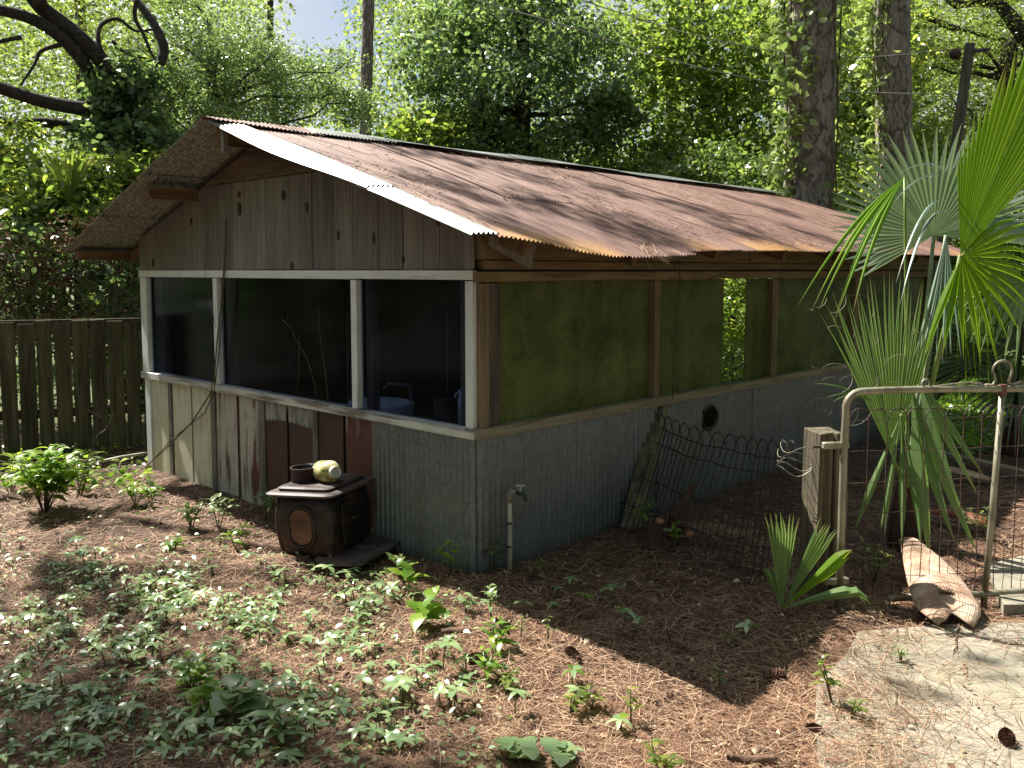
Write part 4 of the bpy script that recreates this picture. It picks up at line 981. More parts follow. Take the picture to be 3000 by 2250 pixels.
# ------------------------------------------------------------------ foliage builders
def proj(P):
    P = np.asarray(P, float); x = P[...,0]; y = P[...,1]; z = P[...,2]-CAMZ
    dep = y*math.cos(TH) - z*math.sin(TH); up = y*math.sin(TH) + z*math.cos(TH)
    return CX + FPX*x/dep, CY - FPX*up/dep
def blob_points(c, r, ncl, nl, cr, shell=.55):
    d = nrm(NR.normal(size=(ncl,3))); rad_ = (shell + (1-shell)*NR.random((ncl,1)))**.8
    C = np.array(c) + d*rad_*np.array(r)
    k = NR.normal(size=(ncl, nl, 3))*np.array([1,1,.6])*cr*NR.uniform(.6,1.3,(ncl,1,1))
    return (C[:,None,:]+k).reshape(-1,3), C
def crown(name, parent, pts, size, aspect, mat, shape=4, up=.6, out=None, tint=None, loc=None):
    n = len(pts); N = nrm(NR.normal(size=(n,3))*np.array([.8,.8,.6]) + np.array([0,0,up])); D = NR.normal(size=(n,3)); D[:,2] = D[:,2]*.5 - .35
    L = size*NR.uniform(.6,1.35,n); 
    t = NR.random(n)*.7+.15*NR.normal(size=n)+.12 if tint is None else tint
    off = np.array(loc if loc is not None else (0,0,0))
    o = link(name, leaf_mesh(name, pts-off, D, N, L, L*aspect, np.clip(t,0,1), shape=shape), parent, mat); return o
def limb(p, q, r0, r1, n=8, wob=.08, sag=0):
    p, q = Vector(p), Vector(q); L = (q-p).length
    pts = [p.lerp(q,t)+Vector((R.uniform(-1,1),R.uniform(-1,1),R.uniform(-1,1)))*wob*L*(.5 if 0 < t < 1 else 0)*.35 + Vector((0,0,sag*math.sin(t*math.pi))) for t in np.linspace(0,1,n)]
    return pts, [r0+(r1-r0)*t for t in np.linspace(0,1,n)]
def tree(name, label, base, top, r0, r1, blobs, size, aspect, mat, bark='bark_oak', nlimb=10, group=None, shape=4, cat='tree', lean=.03):
    base = Vector(base); o = thing(name, label, cat, base, group=group)
    pts, rr = limb((0,0,-.1), Vector(top)-base, r0, r1, 10, lean)
    tr = MB().tube(pts, rr, 10).build('trunk', M[bark], o, True)
    P = []; C = []
    for (c, r, ncl, nl, cr) in blobs:
        a, b = blob_points(c, r, ncl, nl, cr); P.append(a); C.append(b)
    P = np.concatenate(P); C = np.concatenate(C)
    mb = MB()
    for c in C[NR.choice(len(C), min(nlimb, len(C)), replace=False)]:
        cc = Vector(c)-base; k = min(range(len(pts)), key=lambda i: (pts[i]-cc).length + max(0, pts[i].z-cc.z+.3)*2)
        a, r_ = limb(pts[k], cc, max(.012, rr[k]*.35), .008, 7, .25); mb.tube(a, r_, 5)
    if mb.v: mb.build('limbs', M[bark], o, True)
    cr_ = crown('crown', o, P, size, aspect, mat, shape, loc=base); cr_['kind'] = 'stuff'; return o
def BL_(px, py, Y, rx, ry, ncl, nl, cr, rz=None):
    """crown lobe whose middle lies behind that pixel at depth Y; radii in metres"""
    c = at_y(px, py, Y); return ((c.x,c.y,c.z), (rx, rz or rx, ry), ncl, nl, cr)

# ---- far woods behind everything, one mass
def woods():
    P = []
    cl = []
    for i in range(1500):
        Y = NR.uniform(24,38); px = NR.uniform(-500,3500); py = 760-900*NR.random()**.85
        if 800 < px < 1035 and py < 190 + 40*NR.normal(): continue
        if 860 < px < 990 and py < 260: continue
        c = at_y(px, py, Y); cl.append((c.x,c.y,max(c.z,.4)))
    cl = np.array(cl); k = NR.normal(size=(len(cl),120,3))*np.array([.75,.75,.42]); P = (cl[:,None]+k).reshape(-1,3)
    px, py = proj(P); keep = ~((np.abs(px-925) < 85+25*NR.normal(size=len(P))) & (py < 150+30*NR.normal(size=len(P)))) & (P[:,2] > .05)
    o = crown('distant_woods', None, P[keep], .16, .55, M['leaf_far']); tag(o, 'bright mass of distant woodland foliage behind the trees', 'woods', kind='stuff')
woods()
for i, (px, Y, w_, lb) in enumerate(((1440,26,.16,'slim grey distant trunk left of the vine-clad tree'),(1960,25,.20,'dark distant trunk forking behind the bright foliage'),(2150,27,.12,'thin distant trunk between the bright trees'),(820,27,.14,'distant trunk under the gap of sky'),(250,24,.2,'distant trunk beyond the oak limbs'),(2700,26,.16,'distant trunk to the right of the pines'))):
    b0 = at_y(px, 760, Y); b0.z = 0; t0 = at_y(px+R.uniform(-40,40), -150, Y)
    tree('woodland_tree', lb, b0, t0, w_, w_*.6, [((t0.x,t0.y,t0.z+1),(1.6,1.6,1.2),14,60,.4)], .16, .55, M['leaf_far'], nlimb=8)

# ---- named trees behind the shed
tb = at_y(640, 700, 13); tb.z = 0
tree('evergreen_tree', 'dense dark evergreen tree behind the shed ridge', tb, at_y(610,60,13), .16, .05,
     [BL_(640,250,13,1.15,.95,60,190,.18), BL_(520,330,12.6,.8,.6,36,190,.16), BL_(760,250,13.2,.75,.7,34,190,.16), BL_(600,90,13,.9,.6,28,170,.2), BL_(880,230,13.6,.5,.4,16,170,.16), BL_(1010,250,13.8,.4,.5,14,150,.16), BL_(1060,330,13.8,.3,.3,9,150,.13), BL_(430,440,12.4,.5,.5,20,180,.16)], .055, .42, M['leaf_dark'], nlimb=26)
tb = at_y(1530, 700, 17); tb.z = 0
tree('vine_clad_tree', 'tall tree wholly clad in dark leafy vines behind the roof', tb, at_y(1535,-40,17), .24, .1,
     [BL_(1560,110,17,1.5,1.2,44,84,.24), BL_(1380,250,17,1.1,1.2,34,84,.24), BL_(1690,250,16.8,1.3,1.2,38,84,.24), BL_(1540,340,16.6,1.5,1.0,40,84,.22), BL_(1290,150,17.4,.8,.9,30,100,.24), BL_(1450,440,16.8,1.0,.5,30,84,.2), BL_(1790,330,17,.5,.6,22,84,.2), BL_(1500,-30,17,1.2,.6,30,100,.24), BL_(1330,400,17.3,.5,.6,16,100,.2)], .10, .75, M['leaf_dark'], nlimb=18, shape=6)
mb = MB(); mb.tube([at_y(x,y,16.5)-tb for x,y in ((1400,470),(1410,380),(1405,300),(1420,200))], [.16,.14,.12,.1], 8)
tr_ = [o for o in bpy.data.objects if o.name == 'vine_clad_tree'][0]; mb.build('second_trunk', M['bark_oak'], tr_, True)
tb = at_y(1225, 700, 16.5); tb.z = 0
tree('sapling', 'pale green leafy sapling behind the ridge cap', tb, at_y(1235,330,16.5), .05, .03, [BL_(1240,400,16.5,.7,.45,34,60,.2)], .13, .6, M['leaf_bright'], nlimb=8, shape=6)
tb = at_y(2090, 700, 18); tb.z = 0
tree('broadleaf_tree', 'bright yellow-green broadleaf tree left of the big pine', tb, at_y(2060,-60,18), .14, .06,
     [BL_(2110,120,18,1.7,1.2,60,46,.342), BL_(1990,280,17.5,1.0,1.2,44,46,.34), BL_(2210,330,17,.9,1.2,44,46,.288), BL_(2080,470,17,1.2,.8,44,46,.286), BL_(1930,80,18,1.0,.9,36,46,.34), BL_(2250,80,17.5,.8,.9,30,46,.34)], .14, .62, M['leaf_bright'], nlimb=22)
tb = at_y(1870, 700, 17); tb.z = 0
tree('shrub_tree', 'light green bushy small tree behind the middle of the roof', tb, at_y(1860,420,17), .07, .04, [BL_(1850,490,17,.95,.55,44,90,.22), BL_(1960,520,16.6,.7,.45,30,90,.2), BL_(1740,540,16.6,.7,.35,26,90,.2)], .10, .5, M['leaf_bright'], nlimb=10, cat='tree')
tb = at_y(2880, 700, 19); tb.z = 0
oak2 = tree('oak_tree', 'spreading oak with a bent dark limb beyond the utility pole', tb, at_y(2960,120,19), .26, .16,
     [BL_(2760,60,19,1.6,1.0,40,150,.34), BL_(2960,230,19.5,1.4,1.1,40,150,.34), BL_(2700,280,19,1.2,1.0,34,150,.3), BL_(2900,430,18.5,1.3,.9,36,150,.3), BL_(2560,120,19,.9,1.1,24,150,.3), BL_(3080,20,19,1.2,1.2,30,150,.34)], .075, .45, M['leaf_oak'], nlimb=20)
mb = MB(); b0 = Vector(oak2.location)
mb.tube([at_y(x,y,18.6)-b0 for x,y in ((3040,140),(2990,90),(2960,50),(2930,15),(2880,0),(2800,12),(2770,-10))], [.2,.17,.15,.13,.12,.1,.08], 8); mb.build('limb', M['bark_oak'], oak2, True); mb = MB()
mb.tube([at_y(x,y,18.6)-b0 for x,y in ((2690,45),(2740,60),(2800,85),(2810,80))], [.04,.06,.07,.05], 6); mb.build('limb', M['bark_oak'], oak2, True)
tb = at_y(2560, 700, 16); tb.z = 0
tree('understorey_shrub', 'lush sunlit shrub growing between and beyond the two pines', tb, at_y(2560,480,16), .06, .03,
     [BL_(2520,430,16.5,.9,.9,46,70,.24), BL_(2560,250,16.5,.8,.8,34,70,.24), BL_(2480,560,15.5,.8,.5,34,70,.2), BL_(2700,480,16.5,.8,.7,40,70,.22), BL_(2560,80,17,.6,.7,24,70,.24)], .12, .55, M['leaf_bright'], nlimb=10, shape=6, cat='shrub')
tb = at_y(2850, 1000, 14.5); tb.z = 0
tree('dark_shrub', 'shaded thicket of shrubs at the back edge of the lawn', tb, at_y(2850,800,14.5), .06, .03,
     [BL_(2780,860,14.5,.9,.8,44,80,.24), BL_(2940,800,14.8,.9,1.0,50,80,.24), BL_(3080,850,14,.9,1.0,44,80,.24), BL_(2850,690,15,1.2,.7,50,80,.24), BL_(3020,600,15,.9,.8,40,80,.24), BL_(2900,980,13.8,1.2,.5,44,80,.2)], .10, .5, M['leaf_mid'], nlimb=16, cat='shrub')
tb = at_y(2050, 640, 15.2); tb.z = 0
tree('understorey_shrub', 'mid green shrub showing over the far end of the rusty roof', tb, at_y(2130,480,15.2), .05, .03,
     [BL_(2120,520,15.2,.8,.5,36,80,.2), BL_(2240,540,14.6,.55,.45,26,80,.2), BL_(2000,560,15.6,.6,.35,22,80,.2)], .10, .55, M['leaf_mid'], nlimb=10, cat='shrub')

tb = at_y(2150, 800, 12.6); tb.z = 0
tree('sunlit_bush', 'sunlit bush seen through the clear strip of the side window', tb, at_y(2150,860,12.6), .04, .02,
     [BL_(2150,930,12.6,.7,.45,40,60,.16), BL_(2160,1050,12.3,.7,.35,30,60,.16), BL_(2140,800,12.9,.7,.3,26,60,.16)], .085, .5, M['leaf_bright'], nlimb=14, cat='shrub')
# unseen thickets added round the yard to dim skylight and pane reflections
for i, (x, y, lb) in enumerate(((-9,6.5,'unseen broad thicket added left of the yard beyond the fence end'), (-8.5,2.5,'unseen thicket added at the left of the yard nearer the path'), (9.5,6,'unseen thicket added to the right of the yard beyond the gate'), (9,1.5,'unseen thicket added right of the concrete slab'), (-7,-5,'unseen tall thicket added at the left of the path behind'), (0,-8,'unseen tall thicket added across the path behind'), (7,-5,'unseen tall thicket added at the right of the path behind'))):
    tree('thicket', lb, (x,y,0), (x,y,3.4), .12, .05, [((x,y,1.6),(1.6,2.2,1.5),46,50,.4), ((x,y,3.4),(1.5,2.0,1.1),34,50,.4)]+([((x,y,5.5),(2.8,2.2,2.0),60,50,.5)] if y < 0 else []), .22, .6, M['leaf_mid'], nlimb=12, cat='shrub')
for k_, (px, Y, lb) in enumerate(((-120,15,'shaded undergrowth behind the hedge at the fence end'),(180,15.5,'shaded undergrowth behind the oak trunk'),(470,16,'shaded undergrowth behind the shed and oak'))):
    tb = at_y(px, 790, Y); tb.z = 0
    tree('undergrowth', lb, tb, at_y(px,600,Y), .06, .03, [BL_(px,640,Y,1.3,.8,40,70,.26), BL_(px+60,820,Y,1.4,.9,40,70,.26)], .13, .55, M['leaf_mid'], nlimb=12, cat='shrub')
for x, y, h_, lb in ((8.5,1.0,8.5,'unseen tall leafy tree added right of the concrete path'),(4.0,-5.5,9,'unseen tall leafy tree added behind the path on the right'),(-4.5,-5.5,9,'unseen tall leafy tree added behind the path on the left'),(11,7.5,9,'unseen tall leafy tree added beyond the gate on the right'),(-11,0,8,'unseen tall leafy tree added left of the yard')):  # out-of-view trees added to block skylight and deepen the shade
    tree('added_shade_tree', lb, (x,y,0), (x,y,h_), .2, .08, [((x,y,h_-.5),(3.6,3.6,2.2),80,60,.55), ((x,y,h_-3.2),(3.0,3.0,1.6),50,60,.5)], .26, .6, M['leaf_mid'], nlimb=20)
# ---- the thin trunk under the sky gap, and the pines
def pine(name, label, px_pts, Y, r, ztop, seed, bark='bark_pine'):
    rg = np.random.default_rng(seed)
    cs_ = [at_y(x, y, Y) for x, y in px_pts]; zs = [c.z for c in cs_]; xs = [c.x for c in cs_]; o_ = np.argsort(zs)
    zs = np.array(zs)[o_]; xs = np.array(xs)[o_]
    slope = (xs[-1]-xs[0])/(zs[-1]-zs[0]); fx = lambda z: np.where(z > zs[-1], xs[-1]+slope*(z-zs[-1]), np.where(z < zs[0], xs[0]+slope*(z-zs[0]), np.interp(z, zs, xs)))
    na, nzz = 150, 330; th = np.linspace(0, 2*np.pi, na, endpoint=True); zz = np.linspace(-.2, 7.5, nzz)
    T, Z = np.meshgrid(th, zz, indexing='ij')
    npl = 420; pt = np.stack([rg.random(npl)*2*np.pi, rg.random(npl)*7.7-.2], 1); hgt = rg.random(npl)
    best = np.full(T.shape, 9.); sec = np.full(T.shape, 9.); hh = np.zeros(T.shape)
    wob = .16*np.sin(Z*9+T*3)+.12*np.sin(Z*23-T*7+1)+.08*np.sin(Z*47+T*13)
    for i in range(npl):
        dT = np.abs(T+wob*.5-pt[i,0]); dT = np.minimum(dT, 2*np.pi-dT)*r; d = np.hypot(dT*1.7, (Z-pt[i,1])*.42)
        m1 = d < best; sec = np.where(m1, best, np.minimum(sec, d)); hh = np.where(m1, hgt[i], hh); best = np.where(m1, d, best)
    edge = np.clip((sec-best)/.028, 0, 1); disp = .045*edge**.6*(.6+.4*hh)*(r/.33)**.5
    rr = r*(1-.018*Z) + .10*np.exp(-np.clip(Z,0,9)/.35)*r + disp - .02
    b0 = Vector((float(fx(np.array(0.))), Y, 0)); o = thing(name, label, 'tree', b0)
    P = np.stack([fx(Z)-b0.x + rr*np.cos(T), rr*np.sin(T), Z], -1)[:, :, :]
    me = grid_mesh('trunk', P[::-1]); at = me.attributes.new('plate','FLOAT','POINT'); at.data.foreach_set('value', (edge*(.55+.45*hh))[::-1].ravel().astype(np.float32)); link('trunk', me, o, M[bark], True)
    top = Vector((float(fx(np.array(ztop)))-b0.x, 0, ztop)); low = Vector((float(fx(np.array(7.4)))-b0.x, 0, 7.4))
    MB().tube([low, low.lerp(top,.5), top], [r*.87, r*.6, r*.2], 12).build('upper_trunk', M[bark], o, True)
    mb = MB(); cc = []
    for i in range(16):
        a = rg.random()*6.28; z = ztop-rg.random()*4; s = top+Vector((0,0,z-ztop)); e = s+Vector((math.cos(a)*rg.uniform(1,2.4), math.sin(a)*rg.uniform(1,2.4), rg.uniform(0,.8))); p_, r_ = limb(s, e, .05, .015); mb.tube(p_, r_, 5); cc.append(e)
    mb.build('limbs', M[bark], o, True)
    pts = (np.array(cc)[:,None]+NR.normal(size=(16,110,3))*.38).reshape(-1,3)
    c = crown('crown', o, pts, .26, .06, M['leaf_mid']); c['kind'] = 'stuff'
    return o, fx
pn1, fx1 = pine('pine_tree', 'thick pine trunk with plated bark and pale vine leaves up its side', ((2367,590),(2372,300),(2380,0)), 13.0, .355, 16, 3)
pn2, fx2 = pine('pine_tree', 'second straighter pine trunk standing behind the blue-grey palm frond', ((2622,600),(2618,300),(2612,0)), 14.0, .27, 17, 5)
pn3, fx3 = pine('pine_tree', 'thin grey pine trunk below the opening of sky', ((1070,400),(1075,200),(1080,0)), 17.0, .125, 15, 8)
def climber(label, Y, fx, r, spots, n, size, mat):
    """leafy vine on a trunk: spots of (angle, z0, z1)"""
    o = thing('climbing_vine', label, 'vine', (float(fx(np.array(0.))), Y, 0)); P = []; mb = MB()
    for a, z0, z1, k in spots:
        z = NR.uniform(z0, z1, k); an = a + NR.normal(size=k)*.2 + .25*np.sin(z*2.1); rr = r + .06 + np.abs(NR.normal(size=k))*.10
        P.append(np.stack([fx(z)-o.location.x + rr*np.cos(an), rr*np.sin(an), z], -1))
        zz = np.linspace(z0, z1, 18); aa = a+.25*np.sin(zz*2.1); mb.tube([Vector((float(fx(q))-o.location.x+(r+.03)*math.cos(b_), (r+.03)*math.sin(b_), q)) for q, b_ in zip(zz, aa)], .012, 5)
    mb.build('stem', M['twig'], o); c = crown('foliage', o, np.concatenate(P), size, .62, mat, 6, up=.3); c['kind'] = 'stuff'
climber('pale leafed vine climbing the left side of the thick pine', 13.0, fx1, .36, [(math.pi*1.05, .3, 6.8, 700), (math.pi*1.22, 2.2, 6.8, 260), (math.pi*1.4, 4.2, 6.0, 70), (math.pi*1.75, 2.0, 6.8, 100), (math.pi*1.98, .5, 6.8, 230)], 0, .13, M['leaf_pale'])
climber('leafy vine climbing the left side of the second pine', 14.0, fx2, .275, [(math.pi*1.08, 1.0, 7.0, 520), (math.pi*1.3, 4.4, 6.8, 60)], 0, .13, M['leaf_pale'])

# ---- the live oak at the left
ob = at_y(385, 800, 11.5); ob.z = 0
oak = thing('live_oak', 'old live oak with long dark limbs reaching over the fence', 'tree', ob)
def OP(l, Y): return [at_y(x, y, Y if not isinstance(Y, tuple) else Y[0]+(Y[1]-Y[0])*i/(len(l)-1))-Vector(ob) for i, (x, y) in enumerate(l)]
MB().tube([Vector((.0,0,-.2))]+OP([(390,760),(380,520),(370,400),(355,300)], 11.5), [.36,.30,.25,.23,.20], 12).build('trunk', M['bark_oak'], oak, True)
lims = [([(365,380),(335,250),(300,180),(210,90),(120,20),(60,-60),(-60,-160)], (11.5,10.4), .115, .08), ([(355,340),(270,240),(250,190),(180,110),(80,50),(-60,20),(-200,10)], (11.5,10.2), .095, .055),
        ([(360,350),(300,325),(200,312),(100,290),(0,258),(-120,220)], (11.4,10), .10, .06), ([(360,400),(270,388),(180,366),(110,358),(40,362),(-60,330)], (11.4,10.6), .085, .04),
        ([(360,330),(440,230),(480,150),(450,70),(400,0),(360,-60)], (11.5,12), .075, .045), ([(325,215),(290,130),(295,75),(345,55),(395,90),(450,85)], (11,11.5), .035, .014), ([(180,130),(120,150),(100,190),(60,250)], (10.8,10.5), .03, .012),
        ([(400,0),(395,50),(420,100),(440,150),(455,175)], (11,11), .03, .012), ([(330,120),(360,150),(400,165),(430,170)], (11.2,11.2), .025,.01), ([(60,110),(30,115),(-30,130)], (10.5,10.3), .03,.02),
        ([(60,-60),(-250,-500),(-600,-900),(-900,-1300)], (10.4,8.6), .06, .025), ([(120,20),(60,-500),(140,-1000)], (10.6,12.5), .08, .03)]
for l, Y, r0, r1 in lims:
    pts = smooth(OP(l, Y)); k = len(pts); MB().tube(pts, [r0+(r1-r0)*i/(k-1) for i in range(k)], 9).build('limb', M['bark_oak'], oak, True)
P = []
for px, py, Y, rx, ry, ncl in ((60,60,13.5,1.1,.6,12), (250,60,13.5,.9,.6,12), (440,110,12.5,.6,.6,16), (80,200,13.8,1.0,.5,9), (450,260,12.2,.5,.5,16), (230,250,14,.8,.4,7)):
    P.append(blob_points(*BL_(px,py,Y,rx,ry,ncl,70,.22))[0])
c_ = crown('crown', oak, np.concatenate(P), .075, .42, M['leaf_oak'], loc=ob); c_['kind'] = 'stuff'
# unseen overhead crown: clumps set sunward of wanted shade spots on ground and roof
def over(p, h):
    return np.array([p.x + SUNH.x*KS*(h), p.y + SUNH.y*KS*(h), p.z + h])
def roof_at(px, py):
    d = ray(px, py); # plane z = RZ - SL*(RV - v)
    f = lambda t: (O+d*t).z - (RZ - SL*(RV - (Vector(((O+d*t).x,(O+d*t).y))-UC).dot(VV)))
    a, b_ = 3.5, 14.
    for _ in range(40):
        m_ = (a+b_)/2
        if f(a)*f(m_) <= 0: b_ = m_
        else: a = m_
    return O+d*a
shade = []
for px, py, r_, n_, h in ((40,2030,.36,130,7.2),(230,2080,.40,150,7.5),(120,2150,.45,180,7),(330,2180,.4,170,7.4),(480,2150,.34,110,7.8),(620,2200,.4,160,7.2),(780,2230,.35,140,7.6),(760,2120,.22,50,8),(640,1960,.18,26,7.7),
      (1000,2240,.26,60,7.5),(1330,2270,.24,60,7.8),(1620,2290,.22,50,8),(330,1660,.2,26,8),(560,1670,.2,24,8.2),(700,1850,.2,26,7.8),(120,1900,.2,30,8),(-120,1800,.3,60,7.5),(300,1560,.18,24,8),
      (80,1260,.5,190,6.5),(250,1260,.5,190,6.3),(400,1250,.4,150,6.2),(-80,1240,.5,190,6.6),(330,1390,.2,30,7.0),(2700,2040,.12,16,8),(2950,1960,.16,24,8),(2500,1700,.2,50,8)):
    p = at_z(px, py); 
    if 1200 < py < 1300: p.z = .6
    shade.append((over(p, h), r_, int(n_*(1.9 if py > 2000 and px < 1400 else 1.2))))
for px, py, r_, n_, h in ((1350,555,.24,60,7.5),(1540,660,.22,50,7.6),(1640,600,.3,75,8),(1800,560,.24,50,7.4),(1900,660,.26,60,7.8),(2050,620,.26,60,8),(2190,680,.24,50,7.6),(2260,610,.26,60,8.2),(2400,690,.24,45,8),(1320,470,.2,40,7.4),(1560,520,.24,48,7.8),(1180,450,.14,26,7.2)):
    shade.append((over(roof_at(px, py), h), r_, int(n_*3.0)))
P = np.concatenate([np.array(c)+NR.normal(size=(n_,3))*np.array([r_,r_,r_*.5])*.62 for c, r_, n_ in shade])
c_ = crown('crown', oak, P, .10, .5, M['leaf_oak'], loc=ob); c_['kind'] = 'stuff'
mb = MB(); hub_ = [Vector(OP(lims[-2][0], lims[-2][1])[-1]), Vector(OP(lims[-1][0], lims[-1][1])[-1]), Vector(OP(lims[-2][0], lims[-2][1])[2]), Vector(OP(lims[-1][0], lims[-1][1])[1])]
for c, r_, n_ in shade:
    cc = Vector(c)-Vector(ob); k = min(hub_, key=lambda q: (q-cc).length); p_, r2 = limb(k, cc, .025, .006, 8, .2, .2); mb.tube(p_, r2, 5)
mb.build('branches', M['bark_oak'], oak, True)
iv = thing('ivy', 'dark ivy mass smothering the oak trunk', 'ivy', ob); P = []
for px, py, Y, rx, ry, ncl in ((370,330,11.2,.32,.5,26), (350,430,11.1,.45,.35,24), (300,300,11.2,.22,.25,10), (400,230,11.3,.2,.35,12), (430,400,11.2,.4,.3,18)): P.append(blob_points(*BL_(px,py,Y,rx,ry,ncl,60,.12))[0])
c_ = crown('foliage', iv, np.concatenate(P), .085, .75, M['leaf_dark'], 6, loc=ob); c_['kind'] = 'stuff'

# ---- hedge behind the picket fence
hb = at_z(180, 1290); hb.z = 0
he = thing('vine_hedge', 'tangled brown and green vine hedge overhanging the board fence', 'hedge', hb); P = []; D_ = []
for px in range(-160, 470, 45):
    for py in range(690, 1000, 60):
        c = BL_(px+R.uniform(-20,20), py, 9.1+R.uniform(-.2,.5), .22, .2, 2, 26, .10); (P if R.random() < .55 or px > 250 else D_).append(blob_points(*c)[0]); D_.append(blob_points(*BL_(px,py,9.2,.25,.22,1,26,.12))[0])
for px in range(-160, 470, 60):
    for py in range(1000, 1300, 80): P.append(blob_points(*BL_(px,py,9.6,.25,.25,2,22,.14))[0])
c_ = crown('green_foliage', he, np.concatenate(P), .075, .7, M['leaf_dark'], 6, loc=hb); c_['kind'] = 'stuff'
c_ = crown('dead_foliage', he, np.concatenate(D_), .06, .5, M['leaf_dead'], loc=hb, tint=NR.random(sum(map(len, D_)))*.5); c_['kind'] = 'stuff'
mb = MB()
for i in range(150):
    p = at_y(R.uniform(-160,450), R.uniform(660,1000), 9.0); q = p+Vector((R.uniform(-.6,.6), R.uniform(-.3,.2), R.uniform(-.6,.35))); a_, r_ = limb(p-hb, q-hb, .006, .003, 8, .35); mb.tube(a_, r_, 4)
o_ = mb.build('stems', M['twig'], he); o_['kind'] = 'stuff'
sb = at_z(200, 1200); sb.z = 0; sb = Vector((at_y(220,800,10.2).x, 10.2, 0))
tree('sunlit_shrub', 'bright yellow-green sunlit shrub rising over the fence below the oak', sb, at_y(220,560,10.2), .05, .03,
     [BL_(60,590,10,.5,.4,34,50,.14), BL_(200,560,10.2,.55,.4,40,50,.14), BL_(340,560,10.4,.5,.4,36,50,.14), BL_(430,520,10.8,.4,.3,24,50,.14), BL_(40,440,10.6,.35,.35,18,50,.14), BL_(280,640,10,.5,.22,24,50,.12), BL_(100,660,9.8,.5,.2,24,50,.12)], .10, .5, M['leaf_bright'], nlimb=12, shape=6, cat='shrub')
bl = thing('blade_plant', 'tuft of long upright pale blades in the sunlit shrub', 'plant', at_y(200,560,9.7)); 
for i in range(22):
    L = R.uniform(.3,.55); a = R.uniform(-.7,.7); d = Vector((math.sin(a), R.uniform(-.3,.3), math.cos(a))); s = Vector((1,0,-d.x)).normalized()*.016
    me = MB().add([Vector((0,0,-.1))-s*.5, Vector((0,0,-.1))+s*.5, d*L*.6+s, d*L*.6-s, d*L], [(0,1,2,3),(3,2,4)]).mesh('blade'); at = me.attributes.new('tint','FLOAT','POINT'); at.data.foreach_set('value',[R.uniform(.4,.9)]*5); link('blade', me, bl, M['leaf_bright'])

# ------------------------------------------------------------------ the forest floor
def on_ground(px, py):
    px = np.asarray(px, float); py = np.asarray(py, float)
    a = (px-CX)/FPX; b = -(py-CY)/FPX; dy = math.cos(TH)+b*math.sin(TH); dz = -math.sin(TH)+b*math.cos(TH); t = -CAMZ/dz
    x = a*t; y = dy*t; return x, y
SLABP = [(1.00,1.2),(1.00,2.75),(1.12,3.15),(1.22,3.42),(1.42,3.66),(1.58,3.92),(2.1,4.02),(3.2,4.02),(6.0,3.9),(6.0,1.2)]
def in_poly(x, y, poly):
    c = np.zeros(x.shape, bool); n = len(poly)
    for i in range(n):
        (x0,y0),(x1,y1) = poly[i], poly[(i+1)%n]
        m = (y0 > y) != (y1 > y); xi = (x1-x0)*(y-y0)/((y1-y0) if y1 != y0 else 1e-9)+x0; c ^= m & (x < xi)
    return c
def in_shed(x, y, pad=.02):
    dx = x-UC.x; dy = y-UC.y; u = dx*UU.x+dy*UU.y; v = dx*VV.x+dy*VV.y
    return (u > -pad-.03) & (u < LEN+pad) & (v > -pad-.03) & (v < W+pad)
def surf(x, y): return np.where(in_poly(x, y, SLABP), .013, gnd(x, y))
def strips(name, P, ang, pitch_, L, Wd, tint, mat, bendy, parent=None):
    """thin bent blades: two quads each"""
    n = len(P); d = np.stack([np.cos(ang)*np.cos(pitch_), np.sin(ang)*np.cos(pitch_), np.sin(pitch_)], -1); s = np.stack([-np.sin(ang), np.cos(ang), np.zeros(n)], -1)
    c0 = P - d*(L/2)[:,None]; c1 = P + s*(bendy*L)[:,None] + np.array([0,0,.0015]); c2 = P + d*(L/2)[:,None]; h_ = (Wd/2)[:,None]*s
    V = np.stack([c0-h_*.6, c0+h_*.6, c1+h_, c1-h_, c2+h_*.3, c2-h_*.3], 1)
    me = bpy.data.meshes.new(name); me.vertices.add(n*6); me.vertices.foreach_set('co', V.reshape(-1).astype(np.float32))
    b = (np.arange(n)*6)[:,None]; q = np.concatenate([b+np.array([0,1,2,3]), b+np.array([3,2,4,5])], 0); raw_faces(me, q)
    at = me.attributes.new('tint','FLOAT','POINT'); at.data.foreach_set('value', np.repeat(tint,6).astype(np.float32))
    return link(name, me, parent, mat)
